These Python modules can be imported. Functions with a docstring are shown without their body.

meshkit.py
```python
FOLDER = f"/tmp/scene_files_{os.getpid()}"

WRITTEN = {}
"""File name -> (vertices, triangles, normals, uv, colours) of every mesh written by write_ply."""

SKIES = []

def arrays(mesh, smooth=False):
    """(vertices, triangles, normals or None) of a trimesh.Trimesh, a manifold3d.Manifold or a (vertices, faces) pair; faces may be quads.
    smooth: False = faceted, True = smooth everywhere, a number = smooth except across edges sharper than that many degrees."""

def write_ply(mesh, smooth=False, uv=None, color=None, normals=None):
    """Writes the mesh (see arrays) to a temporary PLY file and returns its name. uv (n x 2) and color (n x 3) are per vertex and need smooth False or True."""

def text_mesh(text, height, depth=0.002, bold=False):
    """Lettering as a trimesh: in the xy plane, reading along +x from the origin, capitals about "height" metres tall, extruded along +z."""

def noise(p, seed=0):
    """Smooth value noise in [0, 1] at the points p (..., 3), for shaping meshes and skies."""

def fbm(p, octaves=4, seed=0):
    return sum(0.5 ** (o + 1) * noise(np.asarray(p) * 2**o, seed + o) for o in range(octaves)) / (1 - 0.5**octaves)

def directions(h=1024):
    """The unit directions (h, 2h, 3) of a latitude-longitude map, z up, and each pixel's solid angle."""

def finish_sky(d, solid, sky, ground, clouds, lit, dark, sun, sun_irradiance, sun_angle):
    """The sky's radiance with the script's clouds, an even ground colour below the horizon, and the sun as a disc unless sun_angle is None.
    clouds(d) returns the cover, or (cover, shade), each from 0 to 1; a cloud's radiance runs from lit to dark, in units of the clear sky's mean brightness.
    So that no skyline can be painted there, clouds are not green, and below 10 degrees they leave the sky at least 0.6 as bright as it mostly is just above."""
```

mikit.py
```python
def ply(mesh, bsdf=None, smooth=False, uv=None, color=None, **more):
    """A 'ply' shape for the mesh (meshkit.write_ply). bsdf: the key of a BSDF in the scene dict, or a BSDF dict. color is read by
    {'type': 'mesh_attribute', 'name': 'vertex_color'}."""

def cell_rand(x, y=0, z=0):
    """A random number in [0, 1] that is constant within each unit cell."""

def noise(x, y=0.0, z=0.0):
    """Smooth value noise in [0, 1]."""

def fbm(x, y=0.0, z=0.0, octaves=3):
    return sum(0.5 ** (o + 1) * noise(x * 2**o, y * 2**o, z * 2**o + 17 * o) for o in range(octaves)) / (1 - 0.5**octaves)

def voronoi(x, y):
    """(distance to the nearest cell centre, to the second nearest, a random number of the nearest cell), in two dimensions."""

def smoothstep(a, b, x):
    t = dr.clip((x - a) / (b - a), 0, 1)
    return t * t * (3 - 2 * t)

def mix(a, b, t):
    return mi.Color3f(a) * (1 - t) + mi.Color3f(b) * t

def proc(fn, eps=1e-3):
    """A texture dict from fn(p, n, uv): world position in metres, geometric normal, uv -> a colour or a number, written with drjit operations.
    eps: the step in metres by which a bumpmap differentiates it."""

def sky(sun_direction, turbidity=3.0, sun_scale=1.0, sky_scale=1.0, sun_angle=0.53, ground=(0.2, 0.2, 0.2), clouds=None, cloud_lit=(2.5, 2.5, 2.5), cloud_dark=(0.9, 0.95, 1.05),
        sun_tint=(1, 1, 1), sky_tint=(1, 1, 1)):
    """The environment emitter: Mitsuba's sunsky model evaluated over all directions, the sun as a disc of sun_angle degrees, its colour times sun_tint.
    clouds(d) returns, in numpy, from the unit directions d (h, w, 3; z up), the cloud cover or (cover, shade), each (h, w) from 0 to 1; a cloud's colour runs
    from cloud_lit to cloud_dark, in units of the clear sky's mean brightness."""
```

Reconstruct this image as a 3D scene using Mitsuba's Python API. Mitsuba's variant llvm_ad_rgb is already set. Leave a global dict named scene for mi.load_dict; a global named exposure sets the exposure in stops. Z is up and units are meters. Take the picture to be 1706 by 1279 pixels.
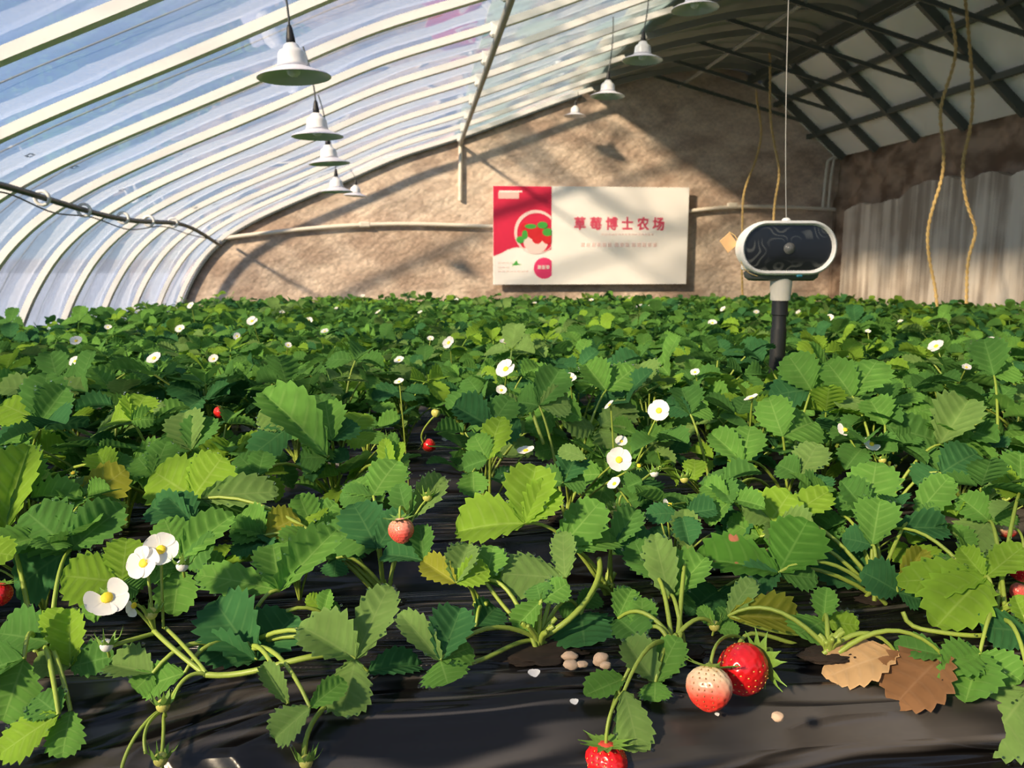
import math, random
import numpy as np, trimesh, mitsuba as mi, drjit as dr
import mikit, meshkit
from mikit import proc, noise, fbm, mix, smoothstep, cell_rand
from shapely.geometry import Polygon, Point, box as sbox
T = mi.ScalarTransform4f
scene, labels = {}, {}
# ---------------------------------------------------------------- camera, sky, sun, exposure
FPX, CX, CY = 1320.0, 853.0, 639.5
PITCH = math.atan(207.5 / FPX)
YAW = math.atan(153 * math.cos(PITCH) / FPX)
CAM = np.array([0.0, 0.0, 0.67])
FWD = np.array([math.sin(YAW) * math.cos(PITCH), math.cos(YAW) * math.cos(PITCH), -math.sin(PITCH)])
RGT = np.array([math.cos(YAW), -math.sin(YAW), 0.0])
UPV = np.cross(RGT, FWD)
scene['camera'] = {'type': 'thinlens', 'fov': math.degrees(2 * math.atan(CX / FPX)), 'fov_axis': 'x', 'near_clip': 0.02, 'far_clip': 500.0,
                   'aperture_radius': 0.0012, 'focus_distance': 0.95,
                   'to_world': T().look_at(origin=CAM.tolist(), target=(CAM + FWD).tolist(), up=[0, 0, 1])}
SUN = np.array([-1.0, -0.80, 0.66])


def veil(d):
    n = meshkit.fbm(d * np.array([2.2, 2.2, 5.0]) + 3.1, 4, 5)
    return np.clip((n - 0.40) * 2.0, 0.0, 0.7)


scene['sky'] = mikit.sky(SUN.tolist(), turbidity=3.2, sun_scale=0.90, sky_scale=0.58, sun_angle=4.0, ground=(0.26, 0.29, 0.36),
                         clouds=veil, cloud_lit=(1.0, 1.14, 1.46), cloud_dark=(0.76, 0.9, 1.22), sun_tint=(0.96, 0.98, 1.03), sky_tint=(0.88, 0.98, 1.2))
exposure = 2.75


# ---------------------------------------------------------------- helpers
def ray(px, py):
    d = FWD + RGT * (px - CX) / FPX + UPV * (CY - py) / FPX
    return d


def at(px, py, Y):
    d = ray(px, py)
    return CAM + d * (Y / d[1])


def bedz(y):
    return 0.25 - 0.023 * (y - 0.86)


def at_bed(px, py, h=0.0):
    d = ray(px, py)
    # CAM.z + t dz = .25 - .023 (t dy - .86) + h
    t = (0.25 + 0.023 * 0.86 + h - CAM[2]) / (d[2] + 0.023 * d[1])
    return CAM + d * t


def project(p):
    v = np.asarray(p, float) - CAM
    z = v @ FWD
    return CX + FPX * (v @ RGT) / z, CY - FPX * (v @ UPV) / z, z


counts = {}


def numbered(name):
    n = counts.get(name, 0)
    counts[name] = n + 1
    return name if n == 0 else f"{name}_{n:03d}"


def put(key, shape, label=None, category=None, group=None, kind=None):
    scene[key] = shape
    d = {k: v for k, v in (('label', label), ('category', category), ('group', group), ('kind', kind)) if v}
    if d:
        labels[key] = d
    return key


def thing(name, label, category, group=None):
    key = numbered(name)
    labels[key] = {'label': label, 'category': category, **({'group': group} if group else {})}
    return key


def part(parent, name, shape, label=None, kind=None):
    return put(numbered(parent + '__' + name), shape, label, None, None, kind)


def xf(shape, M, bsdf=None):
    s = {**shape, 'to_world': T(np.asarray(M, float).tolist())}
    if bsdf:
        s['bsdf'] = {'type': 'ref', 'id': bsdf}
    return s


def frame(origin, x, y, z, s=1.0):
    M = np.eye(4)
    M[:3, 0], M[:3, 1], M[:3, 2], M[:3, 3] = np.asarray(x) * s, np.asarray(y) * s, np.asarray(z) * s, origin
    return M


def norm(v):
    v = np.asarray(v, float)
    return v / (np.linalg.norm(v) + 1e-12)


def cat(ms):
    vs, fs, o = [], [], 0
    for m in ms:
        v, f = (m.vertices, m.faces) if hasattr(m, 'vertices') else m
        vs.append(np.asarray(v)); fs.append(np.asarray(f) + o); o += len(v)
    return trimesh.Trimesh(np.vstack(vs), np.vstack(fs), process=False)


def tube(pts, rad, sides=6, caps=True):
    p = np.asarray(pts, float)
    r = np.broadcast_to(np.asarray(rad, float), (len(p),))
    t = np.gradient(p, axis=0)
    t /= np.linalg.norm(t, axis=1, keepdims=True) + 1e-12
    a = np.cross(t[0], [0, 0, 1.0] if abs(t[0][2]) < .9 else [1.0, 0, 0])
    A = []
    for k in range(len(p)):
        a = a - t[k] * (a @ t[k])
        a = a / (np.linalg.norm(a) + 1e-12)
        A.append(a)
    A = np.array(A)
    B = np.cross(t, A)
    ang = np.arange(sides) * 2 * np.pi / sides
    v = (p[:, None] + r[:, None, None] * (np.cos(ang)[None, :, None] * A[:, None] + np.sin(ang)[None, :, None] * B[:, None])).reshape(-1, 3)
    i, j = np.meshgrid(np.arange(len(p) - 1), np.arange(sides), indexing='ij')
    q = np.stack([i * sides + j, i * sides + (j + 1) % sides, (i + 1) * sides + (j + 1) % sides, (i + 1) * sides + j], -1).reshape(-1, 4)
    f = [q[:, [0, 1, 2]], q[:, [0, 2, 3]]]
    if caps:
        n = len(v)
        v = np.vstack([v, p[:1], p[-1:]])
        k = np.arange(sides)
        f.append(np.stack([k * 0 + n, (k + 1) % sides, k], 1))
        o = (len(p) - 1) * sides
        f.append(np.stack([k * 0 + n + 1, o + k, o + (k + 1) % sides], 1))
    return trimesh.Trimesh(v, np.vstack(f), process=False)


def bezier(a, b, c, n=9):
    t = np.linspace(0, 1, n)[:, None]
    return (1 - t) ** 2 * np.asarray(a) + 2 * t * (1 - t) * np.asarray(b) + t ** 2 * np.asarray(c)


def smooth_path(pts, n):
    from scipy.interpolate import CubicSpline
    p = np.asarray(pts, float)
    s = np.concatenate([[0], np.cumsum(np.linalg.norm(np.diff(p, axis=0), axis=1))])
    return CubicSpline(s, p)(np.linspace(0, s[-1], n))


def lathe(profile, sides=32):
    """profile [(r, z)] about z."""
    p = np.asarray(profile, float)
    a = np.arange(sides) * 2 * np.pi / sides
    v = np.stack([p[:, None, 0] * np.cos(a), p[:, None, 0] * np.sin(a), np.broadcast_to(p[:, None, 1], (len(p), sides))], -1).reshape(-1, 3)
    i, j = np.meshgrid(np.arange(len(p) - 1), np.arange(sides), indexing='ij')
    q = np.stack([i * sides + j, i * sides + (j + 1) % sides, (i + 1) * sides + (j + 1) % sides, (i + 1) * sides + j], -1).reshape(-1, 4)
    return trimesh.Trimesh(v, np.vstack([q[:, [0, 1, 2]], q[:, [0, 2, 3]]]), process=False)


def bevel_box(size, center=(0, 0, 0), b=0.003):
    import manifold3d
    s = np.asarray(size, float) / 2 - b
    pts = [[x * s[0] + dx, y * s[1] + dy, z * s[2] + dz] for x in (-1, 1) for y in (-1, 1) for z in (-1, 1)
           for dx, dy, dz in ((x * b, 0, 0), (0, y * b, 0), (0, 0, z * b))]
    m = trimesh.convex.convex_hull(np.array(pts))
    m.apply_translation(center)
    return m


def extrude(poly, depth):
    geoms = getattr(poly, 'geoms', [poly])
    return cat([trimesh.creation.extrude_polygon(g, depth, engine='earcut') for g in geoms if g.area > 0])


def rgb(c):
    return {'type': 'rgb', 'value': [float(x) for x in c]}


def grid_mesh(P, uv=None):
    """P (n, m, 3) -> mesh."""
    n, m = P.shape[:2]
    i, j = np.meshgrid(np.arange(n - 1), np.arange(m - 1), indexing='ij')
    q = np.stack([i * m + j, (i + 1) * m + j, (i + 1) * m + j + 1, i * m + j + 1], -1).reshape(-1, 4)
    return trimesh.Trimesh(P.reshape(-1, 3), np.vstack([q[:, [0, 1, 2]], q[:, [0, 2, 3]]]), process=False)


# ---------------------------------------------------------------- materials
def plain(name, color, rough=0.6, **kw):
    tex = color if isinstance(color, dict) else rgb(color)
    scene[name] = {'type': 'twosided', 'bsdf': {'type': 'principled', 'base_color': tex, 'roughness': rough, **kw}}


def leafy(name, col, vein, dt=0.7, rough=0.36, spots=False):
    col, vein = np.array(col) * 1.08, np.array(vein) * 1.08

    def fn(p, n, uv):
        u = dr.abs(uv.x - 0.5) * 2
        mid = 1 - smoothstep(0.0, 0.07, u)
        w = uv.y * 9.0
        lat = dr.abs(w - dr.floor(w + 0.5))
        lat = (1 - smoothstep(0.02, 0.16, lat)) * 0.5 * smoothstep(0.95, 0.5, u)
        v = dr.maximum(mid, lat)
        tone = 0.72 + 0.56 * fbm(p.x * 38, p.y * 38, p.z * 38, octaves=3)
        c = mix(col.tolist(), vein.tolist(), v * 0.6) * tone
        edge = smoothstep(0.86, 1.0, u)
        c = mix(c, (col * 1.25 + 0.01).tolist(), edge * 0.5)
        if spots:
            s = noise(p.x * 75 + 3, p.y * 75, p.z * 75)
            c = mix(c, (0.42, 0.16, 0.10), smoothstep(0.80, 0.88, s))
        return c
    scene[name] = {'type': 'principledthin', 'base_color': proc(fn), 'roughness': rough, 'diff_trans': dt, 'spec_trans': 0.0, 'eta': 1.45, 'sheen': 0.35}


leafy('leaf_green', (0.128, 0.300, 0.056), (0.26, 0.45, 0.12))
leafy('leaf_mid', (0.088, 0.225, 0.050), (0.18, 0.35, 0.10))
leafy('leaf_dark', (0.042, 0.140, 0.048), (0.10, 0.23, 0.08), dt=0.5)  # dark green; also paints in the shade on some foremost leaves
leafy('leaf_bright', (0.235, 0.42, 0.045), (0.36, 0.53, 0.12), dt=0.85)  # yellow-green; also puts the backlit look of some leaves into the colour
leafy('leaf_pale', (0.165, 0.290, 0.078), (0.24, 0.36, 0.12), dt=0.7, rough=0.55)
leafy('leaf_yellow', (0.330, 0.360, 0.045), (0.45, 0.46, 0.12), dt=0.9)
leafy('leaf_spotted', (0.060, 0.170, 0.026), (0.13, 0.27, 0.06), dt=0.5, spots=True)
leafy('leaf_dry', (0.520, 0.340, 0.170), (0.60, 0.42, 0.24), dt=0.4, rough=0.8)
leafy('leaf_brown', (0.200, 0.105, 0.050), (0.26, 0.15, 0.08), dt=0.3, rough=0.8)
TONE = dict(G='leaf_green', M='leaf_mid', D='leaf_dark', B='leaf_bright', P='leaf_pale', Y='leaf_yellow', S='leaf_spotted', T='leaf_dry', W='leaf_brown')
scene['stem_green'] = {'type': 'principledthin', 'base_color': rgb((0.26, 0.38, 0.06)), 'roughness': 0.45, 'diff_trans': 0.4, 'eta': 1.4}
plain('stem_solid', (0.28, 0.38, 0.06), 0.45)
scene['petal_white'] = {'type': 'principledthin', 'base_color': rgb((0.96, 0.95, 0.93)), 'roughness': 0.6, 'diff_trans': 0.5, 'eta': 1.3}
plain('flower_yellow', (0.92, 0.72, 0.04), 0.6)
plain('sepal_green', (0.17, 0.32, 0.05), 0.5)


def berry_fn(top, bottom, a, b):
    def fn(p, n, uv):
        t = smoothstep(a, b, uv.y + 0.18 * (fbm(p.x * 60, p.y * 60, p.z * 60) - 0.5))
        return mix(top, bottom, t)
    return proc(fn)


plain('berry_red', berry_fn((0.75, 0.10, 0.06), (0.62, 0.012, 0.016), 0.0, 0.25), 0.22, specular=0.6)
plain('berry_blush', berry_fn((0.78, 0.60, 0.40), (0.70, 0.045, 0.030), 0.28, 0.72), 0.28, specular=0.5)
plain('berry_pink', berry_fn((0.80, 0.35, 0.25), (0.72, 0.10, 0.08), 0.1, 0.6), 0.3)
plain('berry_unripe', (0.50, 0.50, 0.12), 0.4)
plain('seed_yellow', (0.70, 0.42, 0.10), 0.4)
plain('seed_brown', (0.35, 0.16, 0.05), 0.4)


def ridge(x, y, z):
    r = 1.12 - dr.sqrt(dr.square(2 * noise(x, y, z) - 1) + 0.0144)
    return r * r * r


def wrinkle(p, n, uv):
    q = p.y - p.z * 1.2
    w = noise(p.x * 2.2, q * 7, 1.0)
    a = ridge(p.x * 3.0 + w, q * 34 + 5 * w + 0.8 * p.x, 2.0)
    b = ridge(p.x * 5.0, q * 80 + 9 * w - 1.5 * p.x, 5.0)
    c = fbm(p.x * 3.5, q * 24 + 3 * w, 8.0, octaves=2)
    e = fbm(p.x * 2.0, q * 130 + 6 * w, 4.0, octaves=2)
    return 0.0060 * a + 0.0055 * b + 0.009 * c + 0.0045 * e


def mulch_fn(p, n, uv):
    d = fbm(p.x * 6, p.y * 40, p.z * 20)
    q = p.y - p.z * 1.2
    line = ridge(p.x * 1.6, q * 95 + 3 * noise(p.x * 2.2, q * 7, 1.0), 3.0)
    dust_sheen = smoothstep(0.5, 0.85, d) * 0.006 + 0.07 * smoothstep(0.40, 1.0, line) * smoothstep(0.35, 0.75, noise(p.x * 5, q * 14, 6.0))  # thin dust lines, strengthened to paint in the plastic's sheen streaks
    return mi.Color3f(0.006 + dust_sheen * 1.1, 0.0055 + dust_sheen, 0.0055 + dust_sheen * 0.92)


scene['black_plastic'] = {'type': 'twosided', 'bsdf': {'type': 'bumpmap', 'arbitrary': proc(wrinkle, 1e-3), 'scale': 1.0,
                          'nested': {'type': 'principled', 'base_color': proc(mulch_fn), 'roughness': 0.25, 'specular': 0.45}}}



def soil_fn(p, n, uv):
    return mix((0.008, 0.006, 0.004), (0.035, 0.022, 0.014), fbm(p.x * 60, p.y * 60, p.z * 60))


plain('dark_soil', proc(soil_fn), 0.95)


def mud_fn(p, n, uv):
    big = fbm(p.x * 1.1 + 5, p.y * 1.1, p.z * 1.3, octaves=3)
    med = fbm(p.x * 5, p.y * 5, p.z * 7, octaves=4)
    fine = fbm(p.x * 40, p.y * 40, p.z * 40, octaves=2)
    c = mix((0.42, 0.315, 0.25), (0.74, 0.61, 0.50), smoothstep(0.3, 0.7, 0.5 * big + 0.5 * med))
    return c * (0.78 + 0.44 * fine)


def mud_bump(p, n, uv):
    return 0.05 * fbm(p.x * 2.2, p.y * 2.2, p.z * 2.6, octaves=4) + 0.012 * fbm(p.x * 22, p.y * 22, p.z * 22, octaves=2)


scene['mud_wall'] = {'type': 'twosided', 'bsdf': {'type': 'bumpmap', 'arbitrary': proc(mud_bump, 4e-3), 'scale': 1.0,
                     'nested': {'type': 'principled', 'base_color': proc(mud_fn), 'roughness': 0.95, 'specular': 0.1}}}


def mudn_fn(p, n, uv):
    c = fbm(p.x * 6, p.y * 5, p.z * 6, octaves=4)
    return mix((0.16, 0.11, 0.08), (0.40, 0.30, 0.23), smoothstep(0.25, 0.75, c))


scene['mud_band'] = {'type': 'twosided', 'bsdf': {'type': 'principled', 'base_color': proc(mudn_fn), 'roughness': 0.95, 'specular': 0.1}}


def plaster_fn(p, n, uv):
    s = fbm(p.y * 16, p.z * 0.7, 2.0, octaves=4)
    t = fbm(p.y * 3, p.z * 3, 5.0, octaves=3)
    c = mix((0.34, 0.28, 0.23), (0.76, 0.69, 0.61), smoothstep(0.28, 0.68, 0.65 * s + 0.35 * t))
    return c


scene['grey_plaster'] = {'type': 'twosided', 'bsdf': {'type': 'principled', 'base_color': proc(plaster_fn), 'roughness': 0.9, 'specular': 0.15}}
plain('rib_white', (0.84, 0.835, 0.81), 0.45)
plain('steel_dark', (0.085, 0.10, 0.09), 0.5)  # shaded look of the rear rafters is put into this colour
plain('steel_grey', (0.30, 0.30, 0.27), 0.5)
plain('roof_board', proc(lambda p, n, uv: mix((0.84, 0.86, 0.82), (0.94, 0.95, 0.92), fbm(p.x * 3, p.y * 3, p.z * 3))), 0.8)
plain('quilt', proc(lambda p, n, uv: mix((0.22, 0.24, 0.22), (0.38, 0.40, 0.37), fbm(p.x * 4, p.y * 2, p.z * 4))), 0.9)
plain('rod_dark', (0.06, 0.075, 0.08), 0.5)
plain('pvc_white', (0.80, 0.74, 0.64), 0.4)
plain('lamp_shade', (0.66, 0.66, 0.74), 0.35)
plain('lamp_white', (0.92, 0.92, 0.92), 0.3)
plain('black_rubber', (0.015, 0.017, 0.02), 0.5)
plain('device_white', (0.86, 0.85, 0.82), 0.35)
plain('device_grey', (0.10, 0.11, 0.105), 0.5)
plain('device_cream', (0.62, 0.60, 0.54), 0.4)
plain('clip_blue', (0.05, 0.28, 0.42), 0.4)


def swirl_fn(p, n, uv):
    x, y = uv.x, uv.y
    a = fbm(x * 3.2 + 1.7, y * 2.4, 0.5, octaves=2)
    w = dr.sin((y * 3 + 7 * a + 0.7 * x) * 9)
    ln = smoothstep(0.1, 1.0, w) * smoothstep(0.35, 0.6, fbm(x * 2.6 + 9, y * 2.6, 3.0, octaves=2))
    return mix((0.012, 0.014, 0.016), (0.085, 0.09, 0.085), ln)


plain('device_face', proc(swirl_fn), 0.22)
plain('lens_grey', (0.16, 0.16, 0.155), 0.2)
plain('rope_gold', proc(lambda p, n, uv: mix((0.42, 0.27, 0.08), (0.72, 0.55, 0.25), noise(p.x * 300, p.y * 300, p.z * 120))), 0.7)
plain('cord_grey', (0.26, 0.26, 0.25), 0.6)
plain('kraft', (0.70, 0.45, 0.22), 0.8)
plain('sign_white', (0.95, 0.93, 0.92), 0.5)
plain('sign_red', (0.68, 0.022, 0.075), 0.5)
plain('sign_text', (0.70, 0.08, 0.15), 0.5)
plain('sign_pink', (0.78, 0.52, 0.50), 0.5)
plain('sign_green', (0.06, 0.38, 0.06), 0.5)
plain('sign_berry', (0.62, 0.02, 0.03), 0.5)
plain('sign_badge', (0.80, 0.05, 0.18), 0.5)
plain('sign_pale', (0.85, 0.66, 0.64), 0.5)
plain('film_ink', (0.03, 0.09, 0.25), 0.6)
plain('pebble_tan', (0.55, 0.40, 0.28), 0.8)
plain('pebble_white', (0.80, 0.74, 0.64), 0.7)
plain('outside_soil', (0.24, 0.27, 0.34), 0.95)
scene['dew'] = {'type': 'dielectric', 'int_ior': 1.33}


def haze_fn(p, n, uv):
    w = fbm(p.x * 1.3 + p.z * 2.5, p.y * 2.2, p.z * 1.5, octaves=4)
    streak = fbm(p.x * 0.9 + 2 * p.z, p.y * 14 + 3 * w, p.z * 0.8, octaves=3)
    return 0.17 + 0.30 * smoothstep(0.42, 0.80, 0.5 * w + 0.5 * streak) + 0.12 * smoothstep(0.9, 0.2, p.z)


def vent_fn(p, n, uv):
    w = fbm(p.x * 5, p.y * 4, p.z * 6, octaves=4)
    return 0.22 + 0.55 * smoothstep(0.35, 0.7, w)


scene['film_clear'] = {'type': 'blendbsdf', 'weight': proc(haze_fn), 'a': {'type': 'thindielectric', 'int_ior': 1.4},
                       'b': {'type': 'principledthin', 'base_color': rgb((0.46, 0.60, 0.88)), 'roughness': 0.5, 'diff_trans': 1.3, 'eta': 1.3}}
scene['film_vent'] = {'type': 'blendbsdf', 'weight': proc(vent_fn), 'a': {'type': 'thindielectric', 'int_ior': 1.4},
                      'b': {'type': 'principledthin', 'base_color': rgb((0.50, 0.66, 0.68)), 'roughness': 0.5, 'diff_trans': 1.1, 'eta': 1.3}}
# ---------------------------------------------------------------- structure
YE = 9.0          # far end wall
YB = -4.0         # other end, behind the camera
WPX = [(286, 585), (294, 548), (302, 520), (310, 498), (319, 476), (330, 455), (345, 432), (362, 413), (382, 396), (415, 375), (457, 354), (500, 335), (545, 316), (605, 290),
       (666, 264), (715, 248), (763, 233), (831, 209), (890, 187), (955, 164), (1010, 147), (1070, 132), (1130, 122), (1190, 117), (1235, 122), (1262, 140)]
PROF = np.array([at(x, y, YE)[[0, 2]] for x, y in WPX])
FOOTZ = -0.25
PROF = np.vstack([[PROF[0, 0] - 0.03, FOOTZ], PROF])
PR = smooth_path(PROF, 90)                        # south foot -> just past the ridge (x, z)
NTOP = at(1387, 263, YE)[[0, 2]]                  # top of the north wall
XN = float(NTOP[0]) + 0.03
RIDGE = PR[-1]
PIPE = at(765, 236, YE)[[0, 2]]
QUILT_I = int(np.argmin(np.abs(PR[:, 0] - at(985, 155, YE)[0])))
PIPE_I = int(np.argmin(np.abs(PR[:, 0] - at(763, 233, YE)[0])))


def prof_normals(P):
    t = np.gradient(P, axis=0)
    n = np.stack([-t[:, 1], t[:, 0]], 1)
    return n / np.linalg.norm(n, axis=1, keepdims=True)


PN = prof_normals(PR)           # outward (up / south)


def roofz(x):
    if x < RIDGE[0]:
        k = np.argsort(PR[:, 0])
        return float(np.interp(x, PR[k, 0], PR[k, 1]))
    t = (x - RIDGE[0]) / (NTOP[0] - RIDGE[0])
    return float(RIDGE[1] + t * (NTOP[1] - RIDGE[1]))


def sheet(i0, i1, off, y0, y1, ny, rip=0.0, seed=0):
    ys = np.linspace(y0, y1, ny)
    P = PR[i0:i1 + 1] + PN[i0:i1 + 1] * off
    G = np.zeros((ny, len(P), 3))
    G[..., 0], G[..., 2], G[..., 1] = P[None, :, 0], P[None, :, 1], ys[:, None]
    if rip:
        h = (meshkit.fbm(G * np.array([2.0, 3.5, 2.0]), 3, seed) - 0.5) * rip
        G[..., 0] += h * PN[None, i0:i1 + 1, 0]
        G[..., 2] += h * PN[None, i0:i1 + 1, 1]
    return grid_mesh(G)


put('ceiling__film_sheet', mikit.ply(sheet(0, PIPE_I, 0.045, YB, YE + 0.02, 110, 0.03, 1), 'film_clear', True))
put('ceiling__vent_sheet', mikit.ply(sheet(PIPE_I, QUILT_I + 2, 0.05, YB, YE + 0.02, 110, 0.035, 2), 'film_vent', True))
labels['ceiling__film_sheet'] = {'label': 'milky translucent film with faint creases'}
labels['ceiling__vent_sheet'] = {'label': 'blue-green mottled vent film'}
labels['ceiling'] = {'label': 'curved film roof with pale boards on its rear slope', 'kind': 'structure'}
q = cat([sheet(QUILT_I, 89, 0.075, YB - .1, YE + 0.3, 60, 0.03, 3), sheet(QUILT_I, 89, 0.13, YB - .1, YE + 0.3, 60, 0.04, 4)])
put('ceiling__quilt', mikit.ply(q, 'quilt', True), 'dark grey insulation quilt over the roof top')
roll = tube([[PR[QUILT_I, 0] - .05, y, PR[QUILT_I, 1] + 0.17] for y in np.linspace(YB, YE + .3, 40)], 0.11 + 0.012 * np.sin(np.arange(40) * 1.7), 14)
put('ceiling__quilt_roll', mikit.ply(roll, 'quilt', 60), 'rolled up quilt edge')
# arches
RIBS = [-3.7, -3.05, -2.4, -1.75, -1.13, -.48, .17, .82, 1.47, 2.12, 2.77, 3.42, 4.08, 4.72, 5.37, 6.02, 6.72, 7.42, 8.12, 8.78]
ND = norm(np.append(NTOP - RIDGE, 0))[:2]
NN = np.array([-ND[1], ND[0]])
ORD = ['first', 'second', 'third', 'fourth', 'fifth', 'sixth', 'seventh', 'eighth', 'ninth', 'tenth', 'eleventh', 'twelfth', 'thirteenth', 'fourteenth', 'fifteenth', 'sixteenth',
       'seventeenth', 'eighteenth', 'nineteenth', 'twentieth']


def bar_xz(P, N, w, d0, d1):
    """rectangular bar along the xz polyline P: width w in y, from d0 to d1 along the normals."""
    ring = [(d0, -w / 2), (d1, -w / 2), (d1, w / 2), (d0, w / 2)]
    v = np.stack([np.stack([P[:, 0] + N[:, 0] * d, np.full(len(P), y), P[:, 1] + N[:, 1] * d], -1) for d, y in ring], 1)
    n = len(P)
    f = []
    for k in range(4):
        i = np.arange(n - 1)
        a, b = i * 4 + k, i * 4 + (k + 1) % 4
        f.append(np.stack([a, a + 4, b + 4], 1)); f.append(np.stack([a, b + 4, b], 1))
    f.append(np.array([[0, 1, 2], [0, 2, 3], [4 * n - 4, 4 * n - 2, 4 * n - 3], [4 * n - 4, 4 * n - 1, 4 * n - 2]]))
    return trimesh.Trimesh(v.reshape(-1, 3), np.vstack(f), process=False)


kk = np.arange(0, 90, 1)
rib_mesh = bar_xz(PR[:QUILT_I + 1], PN[:QUILT_I + 1], 0.046, -0.014, 0.026)
top_mesh = bar_xz(PR[QUILT_I:], PN[QUILT_I:], 0.030, -0.030, 0.026)  # white rib carried on; its grey paints in the shade up there
NP_ = np.array([RIDGE, RIDGE + (NTOP - RIDGE) * 1.02])
raft_mesh = bar_xz(NP_, np.array([NN, NN]), 0.045, -0.05, 0.02)
TA, TB = at(1080, 133, YE)[[0, 2]], at(1334, 211, YE)[[0, 2]]
td = norm(np.append(TB - TA, 0))[:2]
tie_mesh = bar_xz(np.array([TA, TB]), np.array([[-td[1], td[0]]] * 2), 0.022, -0.016, 0.016)
rib_s, top_s, raft_s, tie_s = (mikit.ply(m, b) for m, b in ((rib_mesh, 'rib_white'), (top_mesh, 'steel_grey'), (raft_mesh, 'steel_dark'), (tie_mesh, 'steel_dark')))
for k, y in enumerate(RIBS):
    n_end = len(RIBS) - 1 - k
    a = thing('roof_arch', f'white curved steel roof arch with dark rear rafter, {ORD[n_end]} arch from the mud end wall', 'arch', 'steel arches of the greenhouse')
    M = np.eye(4); M[1, 3] = y
    part(a, 'front_rib', xf(rib_s, M)); part(a, 'top_chord', xf(top_s, M), 'dark grey, shade painted in'); part(a, 'rear_rafter', xf(raft_s, M), 'dark green-grey, shade painted in'); part(a, 'tie_bar', xf(tie_s, M), 'thin dark')
    # clamp on the lengthwise pipe
    part(a, 'clamp', mikit.ply(bevel_box((0.06, 0.05, 0.085), (PIPE[0] - .005, y, PIPE[1] + .01), 0.012), 'rib_white'), 'white plastic clamp')
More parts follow.
